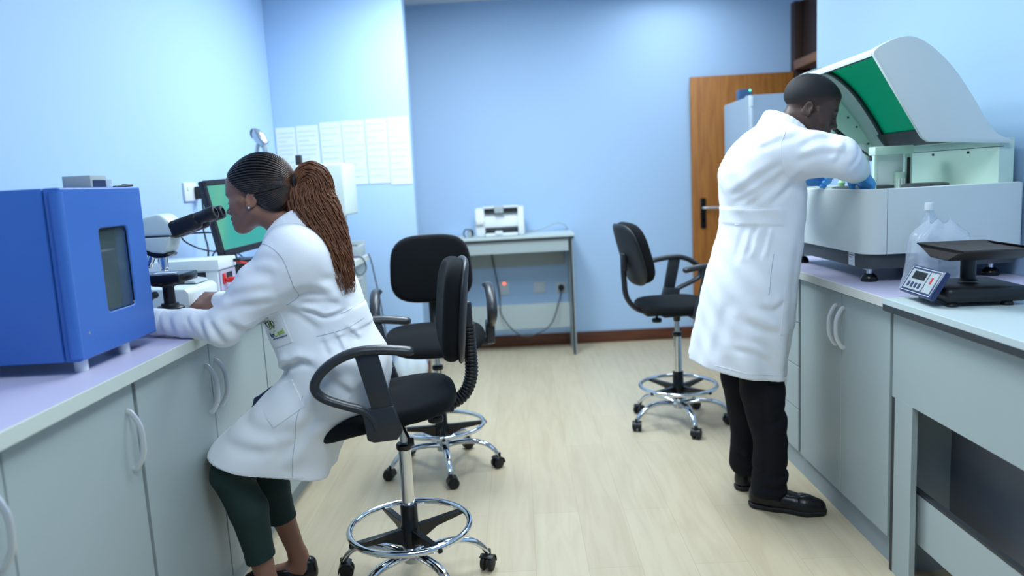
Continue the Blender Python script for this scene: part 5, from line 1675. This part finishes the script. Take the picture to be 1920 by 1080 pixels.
# --- leggings
lg = Sdf()
for hp_, kn, an, e in (((-0.62, 2.37, 0.77), W_LK, W_LA, 0.70), ((-0.62, 2.53, 0.77), W_RK, W_RA, 0.62)):
    k_, a_ = Vector(kn), Vector(an)
    lg.chain([hp_, kn], [0.088, 0.060], 0.03)
    lg.chain([kn, k_.lerp(a_, 0.3) + Vector((0.020, 0, 0)), k_.lerp(a_, e) + Vector((0.006, 0, 0)), k_.lerp(a_, e + .1)], [0.060, 0.061, 0.046, 0.045], 0.02)
lg.fn(lambda P, d: cloth(P, (0.3, 0.2, 1), 70, 0.002, 0.3) * np.exp(-((P[:, 2] - 0.52) / 0.06) ** 2))
lcut = Sdf()
for kn, an, e, nrm in ((W_LK, W_LA, 0.70, (0.30, 0.05, -1.0)), (W_RK, W_RA, 0.62, (0.28, 0.1, -1.0))):
    k_, a_ = Vector(kn), Vector(an)
    p = k_.lerp(a_, e)
    n_ = Vector(nrm).normalized()
    lcut.cone(p + n_ * 0.10, p + n_ * 0.25, 0.0997, 0.10, 0.0)
lg.sub(lcut, 0.003)
lg.build('leggings', M['legging'], W_, 0.0042, 1)
# --- shoes
def pump(an, toe, name):
    a_, t_ = Vector(an), Vector(toe)
    d = Vector((t_.x - a_.x, t_.y - a_.y, 0)).normalized()
    T = frame((a_.x, a_.y, 0), d)
    s = Sdf()
    s.cone((-0.028, 0, 0.030), (0.06, 0, 0.030), 0.036, 0.032, 0.02, T=T)
    s.cone((0.06, 0, 0.028), (0.13, 0.004, 0.026), 0.034, 0.041, 0.03, T=T)
    s.cone((0.13, 0.004, 0.026), (0.175, 0.0, 0.022), 0.040, 0.026, 0.02, T=T)
    s.cone((-0.033, 0, 0.055), (-0.030, 0, 0.02), 0.031, 0.035, 0.01, T=T)
    op = Sdf()
    op.cone((0.0, 0, 0.085), (0.10, 0, 0.075), 0.036, 0.030, 0.02, T=T)
    s.sub(op, 0.004)
    s.plane((0, 0, 0.0), (0, 0, -1), 0.003)
    return s.build(name, M['patent'], W_, 0.0032, 1)
pump(W_LA, (-1.06, 2.30, 0), 'shoe')
pump(W_RA, (-1.05, 2.54, 0), 'shoe')
# --- hair : cap of fine braids drawn back to a tie, then a loose tail
hc = Sdf()
hc.ell((-0.020, 0, 0.056), (0.106, 0.0815, 0.100), 0.03, T=WH)
hc.ell((0.040, 0, 0.053), (0.056, 0.0645, 0.0625), 0.03, T=WH)
hc.ell((-0.058, 0, 0.000), (0.066, 0.060, 0.062), 0.03, T=WH)
WHi = np.array(WH.inverted(), dtype=np.float32)
def hairline(P, d):
    q = P @ WHi[:3, :3].T + WHi[:3, 3]
    g1 = 0.607 * q[:, 0] - 0.794 * q[:, 2] + 0.0440 - 0.40 * np.abs(q[:, 1])
    g2 = np.maximum(q[:, 0] + 0.016, -(q[:, 2] + 0.060 - 0.2 * (q[:, 0] + 0.05)))
    hk = np.maximum(0.03 - np.abs(g1 - g2), 0) / 0.03
    g = np.minimum(g1, g2) - hk * hk * 0.0075
    return np.maximum(g - d, 0)
HSK = Sdf()
HSK.ops = list(hc.ops)
hc.fn(hairline)
TIE = Vector((-0.138, 0, 0.040))
hair = hc.build('hair', M['braid'], W_, 0.003, 1)
random.seed(11)
C0 = Vector((-0.020, 0, 0.045))
def on_scalp(dirs):
    o = WH @ C0
    P = np.array([tuple(o)] * len(dirs), dtype=np.float32)
    D = np.array([tuple((WH.to_3x3() @ Vector(q)).normalized()) for q in dirs], dtype=np.float32)
    lo, hi = np.zeros(len(P)), np.full(len(P), 0.2)
    for _ in range(22):
        m = (lo + hi) / 2
        v = HSK.ev((P + m[:, None] * D).astype(np.float32))
        lo, hi = np.where(v < 0, m, lo), np.where(v < 0, hi, m)
    return P, D, hi
br = MB()
starts = []
NB = 64
for i in range(NB):
    a = -1.0 + 2.0 * i / (NB - 1)
    ang = a * math.radians(128)
    # hairline point in the local frame, over the forehead from ear to ear and down to the nape
    y = math.sin(ang) * 0.077
    if abs(a) < 0.62:
        q = abs(a) / 0.62
        starts.append(Vector((0.074 - 0.070 * q ** 1.5, y, 0.114 - 0.094 * q ** 1.3)))
    else:
        q = (abs(a) - 0.62) / 0.38
        starts.append(Vector((-0.012 - 0.055 * q, math.copysign(0.074 - 0.030 * q, a), 0.015 - 0.060 * q)))
for i, s in enumerate(starts):
    d0, d1 = (s - C0).normalized(), (TIE - C0).normalized()
    om = math.acos(max(-1, min(1, d0.dot(d1))))
    n = 22
    dirs = []
    for j in range(n + 1):
        t = j / n
        w = d0 * math.sin((1 - t) * om) / math.sin(om) + d1 * math.sin(t * om) / math.sin(om)
        # keep the braids on parallel tracks before they gather at the tie
        side = Vector((0, s.y * 6.0 * t * (1 - t) ** 0.7, 0.018 * math.sin(PI * t) * 6 * (0.6 + s.z * 4)))
        dirs.append((w + side * 0.55))
    P, D, h = on_scalp(dirs)
    pts = [tuple(P[j] + D[j] * (h[j] + 0.0022)) for j in range(n + 1)]
    fine = bez(pts, 6)
    rr = [0.0027 + 0.0016 * abs(math.sin(k_ * 1.05 + i)) for k_ in range(len(fine))]
    br.tube(fine, rr, 6)
br.build('braids', M['braid'], hair, 70)
tie_w = WH @ (TIE + Vector((-0.004, 0, 0)))
tdir = (WH.to_3x3() @ (TIE - C0)).normalized()
tm = frame(tie_w, tdir)
MB().tube([tuple(tm @ Vector((0.0, 0.024 * math.cos(q), 0.024 * math.sin(q)))) for q in [2 * PI * i / 20 for i in range(20)]], 0.0075, 8, closed=True).build('hair_tie', M['black'], hair)
# the tail : a fall of thin wavy braids
pt = MB()
tail = bez([tuple(tie_w), (tie_w.x + 0.042, 2.440, tie_w.z + 0.006), (-0.662, 2.425, 1.370), (-0.618, 2.405, 1.262), (-0.588, 2.385, 1.165), (-0.572, 2.370, 1.065)], 6)
for i in range(1000):
    u, v_ = random.uniform(0, 2 * PI), math.sqrt(random.random())
    ln = random.choice((random.uniform(0.60, 0.8), random.uniform(0.78, 0.95), random.uniform(0.9, 1.0)))
    n = int((len(tail) - 1) * ln) + 1
    ph, fq, am = random.uniform(0, 6.3), random.uniform(1.2, 2.0), random.uniform(0.0015, 0.0045)
    pts = []
    for j in range(n):
        t = j / (len(tail) - 1)
        w = 0.024 + 0.062 * math.sin(min(1.0, t * 2.1) * PI / 2) - 0.060 * max(0, t - 0.45) * 1.5
        dep = 0.020 + 0.030 * math.sin(min(1.0, t * 2.2) * PI / 2) - 0.030 * max(0, t - 0.5)
        a = tail[min(j + 1, len(tail) - 1)] - tail[max(j - 1, 0)]
        a.normalize()
        side = Vector((a.z, 0, -a.x))
        pts.append(tail[j] + side * (math.cos(u) * v_ * w + am * math.sin(ph + j * fq)) + Vector((0, math.sin(u) * v_ * dep + am * math.cos(ph + j * fq), 0)))
    fine = bez(pts, 4)
    r0 = random.uniform(0.0008, 0.0014)
    pt.tube(fine, [(r0 + 0.0007 * abs(math.sin(k_ * 1.3 + ph))) * (1.0 if k_ < len(fine) * 0.8 else max(0.35, (len(fine) - k_) / (len(fine) * 0.2))) for k_ in range(len(fine))], 5)
pt.build('ponytail', M['pony'], hair, 80)
er = WH @ Vector((-0.002, 0.083, -0.028))
MB().sphere(tuple(er), 0.0042, 12).build('ear_stud', mat('crystal', rgb(240, 240, 245), 0.1, metal=0.6), W_)

# ================================================================== the standing person at the analyser
M['skin_m'] = skin_mat('skin_brown_deep', 0.42)
M['trouser'] = mat('black_trouser_cloth', rgb(24, 25, 31), 0.85, spec=0.2, bump=(700, 0.1, 0.001))
M['shoe'] = mat('black_leather', rgb(20, 20, 23), 0.30, bump=(160, 0.1, 0.001))
M['sole'] = mat('shoe_sole', rgb(28, 28, 30), 0.6)
M['glove'] = mat('blue_nitrile', rgb(84, 162, 232), 0.38, bump=(120, 0.15, 0.002))
M['crop'] = skin_mat('short_black_hair', 0.62)
for _n in M['crop'].node_tree.nodes:
    if _n.type == 'BUMP':
        _n.inputs['Strength'].default_value, _n.inputs['Distance'].default_value = 0.6, 0.003
MY_ = 3.05
P_ = thing('person', 'standing person in a white lab coat and blue gloves leaning over the open analyser', 'person', (0.95, 3.06, 0))
MH = Matrix.Translation((1.150, 2.985, 1.620)) @ Matrix.Rotation(math.radians(-17), 4, 'Z') @ Matrix.Rotation(math.radians(25), 4, 'Y') @ Matrix.Diagonal((0.97, 0.97, 0.90, 1))
SR, ER, WR = (1.010, 2.885, 1.470), (1.185, 2.800, 1.430), (1.312, 2.950, 1.378)
SL, EL, WL = (1.020, 3.215, 1.470), (1.110, 3.345, 1.355), (1.205, 3.235, 1.368)
b = Sdf()
head(b, MH, nose=1.05, wide=1.2, lips=1.1)
b.cone((1.030, 3.03, 1.500), (1.105, 2.995, 1.590), 0.062, 0.058, 0.03)
stack(b, [(0.90, 0.93, 3.06, 0.11, 0.16), (1.10, 0.95, 3.06, 0.105, 0.145), (1.30, 0.97, 3.05, 0.12, 0.17), (1.42, 0.99, 3.05, 0.10, 0.17), (1.52, 1.01, 3.045, 0.06, 0.09)], 0.04)
b.cone(SR, SL, 0.058, 0.058, 0.05)
b.chain([SR, ER, WR], [0.058, 0.043, 0.030], 0.03)
b.chain([SL, EL, WL], [0.058, 0.043, 0.030], 0.03)
M_RK, M_RA = (0.958, 2.955, 0.500), (0.975, 2.985, 0.085)
M_LK, M_LA = (0.935, 3.150, 0.500), (0.955, 3.190, 0.085)
for hp_, kn, an in (((0.91, 2.965, 0.92), M_RK, M_RA), ((0.91, 3.155, 0.92), M_LK, M_LA)):
    b.chain([hp_, kn, an], [0.085, 0.056, 0.032], 0.03)
for an, toe in ((M_RA, (1.14, 2.908, 0.035)), (M_LA, (1.07, 3.320, 0.035))):
    b.cone((an[0] - 0.005, an[1], 0.06), toe, 0.024, 0.016, 0.02)
HR = frame(WR, (0.66, 0.36, -0.60), (0.50, 0.1, 0.80))
HL = frame(WL, (0.97, -0.20, -0.12), (0.20, 0.95, 0.25))
RC, RT = ((0.65, 0.85, 0.50), (0.60, 0.80, 0.50), (0.65, 0.85, 0.5), (0.75, 0.9, 0.5)), (0.45, 0.25)
LC, LT = ((0.75, 0.95, 0.6), (0.85, 1.0, 0.6), (0.9, 1.05, 0.6), (0.9, 1.0, 0.6)), (0.30, 0.30)
hand(b, HR, RC, RT, side=1, s=1)
hand(b, HL, LC, LT, side=-1, s=1)
b.build('body', M['skin_m'], P_, 0.0032, 1, head_paint(MH, rgb(74, 54, 47), rgb(66, 42, 40), rgb(24, 19, 19)))
lashes(MH, M['blackgloss'], P_)
# --- gloves
for Hm, cu, th, sd_ in ((HR, RC, RT, 1), (HL, LC, LT, -1)):
    g = Sdf()
    hand(g, Hm, cu, th, side=sd_, grow=0.0022)
    g.cone((-0.055, 0, 0), (0.0, 0, 0), 0.036, 0.031, 0.01, T=Hm)
    g.fn(lambda P, d: 0.0012 * np.sin(P[:, 0] * 170 + P[:, 2] * 140) * np.sin(P[:, 1] * 190 - P[:, 2] * 90))
    g.build('glove', M['glove'], P_, 0.0026, 1)
# --- hair cut short with faded sides
hc = Sdf()
hc.ell((-0.017, 0, 0.051), (0.1000, 0.0768, 0.0915), 0.03, T=MH)
hc.ell((0.041, 0, 0.053), (0.0555, 0.0630, 0.0625), 0.03, T=MH)
hc.ell((-0.016, 0, 0.050), (0.0970, 0.0752, 0.0870), 0.03, T=MH)
MHi = np.array(MH.inverted(), dtype=np.float32)
def hair_edge(q):
    g1 = 0.42 * q[:, 0] - 0.907 * q[:, 2] + 0.022
    g2 = np.maximum(q[:, 0] + 0.030, -(q[:, 2] + 0.004))
    g3 = np.maximum(np.abs(q[:, 0] - 0.022) - 0.009, -(q[:, 2] - 0.012))
    k = 0.02
    a, b_ = g1, np.minimum(g2, g3)
    h = np.maximum(k - np.abs(a - b_), 0) / k
    return np.minimum(a, b_) - h * h * k * 0.25
def hair_tone(v):
    q = v @ MHi[:3, :3].T + MHi[:3, 3]
    t = sstep(hair_edge(q), -0.038, 0.002)[:, None]
    return np.array(rgb(24, 22, 25)[:3]) * (1 - t) + np.array(rgb(66, 49, 44)[:3]) * t
def hairline_m(P, d):
    q = P @ MHi[:3, :3].T + MHi[:3, 3]
    g = hair_edge(q)
    # thin out towards the edge (the fade): the cap sinks into the scalp
    return np.maximum(g - 0.012 - d, 0) + 0.0075 * sstep(g, -0.030, 0.004)
hc.fn(hairline_m)
hc.build('hair', M['crop'], P_, 0.0028, 1, hair_tone)
# --- coat
c = Sdf()
stack(c, [(0.40, 0.862, 3.05, 0.192, 0.240), (0.62, 0.872, 3.05, 0.190, 0.235), (0.80, 0.908, 3.055, 0.188, 0.225), (0.95, 0.932, 3.06, 0.180, 0.215), (1.08, 0.962, 3.06, 0.170, 0.200), (1.20, 0.985, 3.06, 0.160, 0.195), (1.30, 0.985, 3.055, 0.162, 0.210), (1.40, 0.975, 3.05, 0.155, 0.215), (1.48, 0.990, 3.05, 0.130, 0.200), (1.54, 1.015, 3.045, 0.095, 0.140), (1.585, 1.045, 3.03, 0.062, 0.078)], 0.03, 2.1)
c.cone(SR, SL, 0.082, 0.082, 0.06)
c.chain([(1.005, 2.90, 1.455), (1.10, 2.835, 1.447), ER], [0.098, 0.084, 0.069], 0.05)
c.chain([ER, (1.255, 2.88, 1.402), (1.305, 2.940, 1.383)], [0.069, 0.060, 0.055], 0.03)
c.chain([(1.010, 3.20, 1.45), EL], [0.095, 0.072], 0.05)
c.chain([EL, (1.188, 3.252, 1.368)], [0.072, 0.055], 0.03)
M_CR = [
    ([(0.835, 1.30), (0.90, 1.36), (0.985, 1.425)], 0.006, 0.014),
    ([(0.845, 1.275), (0.92, 1.33), (1.00, 1.39)], 0.006, 0.014),
    ([(0.88, 1.262), (0.93, 1.31), (0.99, 1.36)], 0.005, 0.012),
    ([(0.95, 1.262), (1.01, 1.32), (1.06, 1.385)], 0.005, 0.014),
    ([(0.90, 1.47), (0.97, 1.50), (1.05, 1.515)], 0.004, 0.014),
    ([(1.03, 1.47), (1.10, 1.50), (1.19, 1.49)], 0.005, 0.014),
    ([(1.02, 1.42), (1.10, 1.445), (1.20, 1.44)], 0.006, 0.013),
    ([(1.14, 1.40), (1.17, 1.44), (1.19, 1.49)], 0.006, 0.011),
    ([(1.195, 1.385), (1.225, 1.43), (1.235, 1.48)], 0.005, 0.010),
    ([(1.24, 1.375), (1.262, 1.42), (1.268, 1.46)], 0.004, 0.008),
    ([(0.905, 1.185), (0.890, 1.13), (0.872, 1.07)], 0.006, 0.007),
    ([(0.945, 1.185), (0.935, 1.13), (0.918, 1.07)], 0.006, 0.007),
    ([(0.875, 1.185), (0.855, 1.12), (0.835, 1.05)], 0.004, 0.010),
    ([(0.90, 0.88), (0.96, 0.86), (1.02, 0.90)], 0.004, 0.014),
    ([(0.84, 0.83), (0.92, 0.79), (0.985, 0.77)], 0.004, 0.016),
    ([(0.86, 0.76), (0.93, 0.72), (0.99, 0.66)], 0.003, 0.014),
    ([(0.80, 0.72), (0.88, 0.70), (0.93, 0.66)], 0.003, 0.012),
    ([(1.08, 1.15), (1.05, 0.95), (1.03, 0.75)], 0.004, 0.020),
    ([(0.80, 0.90), (0.77, 0.78), (0.735, 0.66)], 0.004, 0.018),
]
def mfold(P, d):
    x, y, z = P[:, 0], P[:, 1], P[:, 2]
    near = sstep(-y, -3.06, -2.96)
    o = near * creases(P, M_CR)
    s = z - 1.222 + 0.04 * (x - 0.9)
    o -= 0.0030 * sstep(s, -0.032, -0.028) * sstep(-s, -0.034, -0.030) * sstep(1.02 - x, 0.0, 0.03)
    sk = sstep(-z, -0.95, -0.62)
    o += sk * 0.006 * np.sin(np.arctan2(y - 3.05, x - 0.88) * 9 + 1.3)
    o += 0.0020 * np.sin(x * 41 + z * 25) * np.sin(y * 33 - z * 31)
    return o
c.fn(mfold)
hem_n = Vector((-0.19, 0.0, -0.98)).normalized()
c.shell((0.9, 3.05, 0.86), (0, 0, -1), 0.010)
c.plane((0.694, 3.08, 0.634), hem_n, 0.003)
cs = Sdf()
cs.cone((1.290, 2.922, 1.390), (1.350, 3.000, 1.355), 0.040, 0.044)
c.sub(cs, 0.003)
coat = c.build('lab_coat', M['coat'], P_, 0.0050, 1)
cl = Sdf()
cp = [(1.145, 2.975, 1.495), (1.115, 2.938, 1.538), (1.062, 2.940, 1.585), (1.018, 2.975, 1.612), (1.002, 3.025, 1.620), (1.015, 3.075, 1.612), (1.060, 3.100, 1.585), (1.110, 3.095, 1.538), (1.140, 3.07, 1.495)]
for p, q in zip(bez(cp, 3), bez(cp, 3)[1:]):
    for a_, r_ in ((0.0, 0.0075), (0.33, 0.0075), (0.66, 0.0075), (1.0, 0.0075)):
        o_ = Vector((-0.026 * a_, 0, -0.046 * a_))
        cl.cone(p + o_ + Vector((0, (p.y - 3.02) * 0.35 * a_, 0)), q + o_ + Vector((0, (q.y - 3.02) * 0.35 * a_, 0)), r_, r_, 0.016)
cl.build('collar', M['coat'], coat, 0.004, 1)
for nm, pts, m in (('belt_seam', [(0.845, 1.262), (0.90, 1.258), (1.01, 1.252)], M['coat']), ('belt_seam', [(0.845, 1.195), (0.90, 1.190), (1.01, 1.186)], M['coat']),
                   ('armhole_seam', [(1.00, 1.545), (0.975, 1.49), (0.972, 1.43), (1.00, 1.375), (1.04, 1.345)], M['coat']),
                   ('side_seam', [(0.968, 1.08), (0.955, 1.02), (0.948, 0.96), (0.940, 0.925)], M['stitch']),
                   ('hem_seam', [(0.74, 0.650), (0.85, 0.630), (0.95, 0.612), (1.03, 0.598)], M['coat'])):
    seam(c, nm, m, coat, [(a, 2.5, b_) for a, b_ in pts], r=0.0010 if m is M['stitch'] else 0.0012)
drape(c, 'hip_pocket', M['coat'], coat, quad((1.012, 2.5, 0.955), (1.085, 2.5, 0.945), (1.070, 2.5, 0.762), (0.985, 2.5, 0.768)), 10, 16, lift=0.0022)
# --- trousers
tr = Sdf()
tr.chain([(0.905, 2.965, 0.92), (0.950, 2.955, 0.52), (0.985, 2.965, 0.30), (0.985, 2.985, 0.085)], [0.090, 0.086, 0.066, 0.072], 0.04)
tr.chain([(0.905, 3.155, 0.92), (0.920, 3.15, 0.52), (0.950, 3.165, 0.30), (0.945, 3.185, 0.13)], [0.090, 0.082, 0.068, 0.066], 0.04)
T_CR = [([(1.05, 0.45), (1.00, 0.41), (0.93, 0.39)], 0.007, 0.022), ([(1.04, 0.33), (0.99, 0.36), (0.92, 0.42)], 0.005, 0.018), ([(0.93, 0.54), (0.945, 0.36), (0.955, 0.16)], 0.005, 0.014),
        ([(1.06, 0.19), (1.01, 0.16), (0.95, 0.17)], 0.008, 0.014), ([(1.05, 0.12), (0.99, 0.105), (0.94, 0.12)], 0.007, 0.012), ([(0.90, 0.20), (0.93, 0.17), (0.96, 0.19)], 0.006, 0.012)]
tr.fn(lambda P, d: creases(P, T_CR) + 0.002 * np.sin(P[:, 2] * 31 + P[:, 0] * 40) * np.sin(P[:, 1] * 45))
tr.plane((0.98, 2.985, 0.066), (0.12, 0, -1), 0.004)
tr.build('trousers', M['trouser'], P_, 0.0045, 1)
# --- shoes
def loafer(heel, toe):
    h, t_ = Vector((heel[0], heel[1], 0)), Vector((toe[0], toe[1], 0))
    T = frame(tuple(h), t_ - h)
    L = (t_ - h).length
    s = Sdf()
    s.cone((0.036, 0, 0.040), (0.10, 0, 0.040), 0.036, 0.037, 0.02, T=T)
    s.cone((0.036, 0, 0.070), (0.060, 0, 0.070), 0.032, 0.033, 0.02, T=T)
    s.cone((0.10, 0, 0.046), (L * 0.72, -0.004, 0.030), 0.040, 0.046, 0.03, T=T)
    s.cone((L * 0.72, -0.004, 0.030), (L - 0.040, 0.002, 0.028), 0.044, 0.036, 0.02, T=T)
    op = Sdf()
    op.cone((0.045, 0, 0.115), (0.095, 0, 0.105), 0.034, 0.028, 0.02, T=T)
    s.sub(op, 0.005)
    s.plane((0, 0, 0.014), (0, 0, -1), 0.002)
    # apron seam across the vamp
    inv = np.array(T.inverted(), dtype=np.float32)
    def vamp(P, d):
        q = P @ inv[:3, :3].T + inv[:3, 3]
        r = np.sqrt(((q[:, 0] - 0.125) / 0.105) ** 2 + (q[:, 1] / 0.034) ** 2)
        ed = np.exp(-((r - 1.0) / 0.05) ** 2) * (q[:, 2] > 0.035)
        tongue = np.exp(-((q[:, 0] - 0.128 - 0.004 * np.cos(q[:, 1] * 60)) / 0.004) ** 2) * (q[:, 2] > 0.05)
        cr = np.exp(-((q[:, 0] - 0.195) / 0.005) ** 2) * (q[:, 2] > 0.04)
        return 0.0025 * ed + 0.003 * tongue - 0.006 * sstep(q[:, 0], 0.126, 0.132) * sstep(-q[:, 0], -0.20, -0.13) * (q[:, 2] > 0.045) + 0.002 * cr
    s.fn(vamp)
    o = s.build('shoe', M['shoe'], P_, 0.0030, 1)
    k = Sdf()
    k.cone((0.037, 0, 0.02), (0.10, 0, 0.02), 0.040, 0.040, 0.02, T=T)
    k.cone((0.10, 0, 0.02), (L * 0.72, -0.004, 0.02), 0.040, 0.049, 0.03, T=T)
    k.cone((L * 0.72, -0.004, 0.02), (L - 0.040, 0.002, 0.02), 0.048, 0.040, 0.02, T=T)
    k.plane((0, 0, 0.022), (0, 0, 1), 0.003)
    k.plane((0, 0, 0.0), (0, 0, -1), 0.003)
    k.build('sole', M['sole'], o, 0.003, 1)
loafer((0.912, 3.022), (1.192, 2.900))
loafer((0.912, 3.165), (1.115, 3.365))
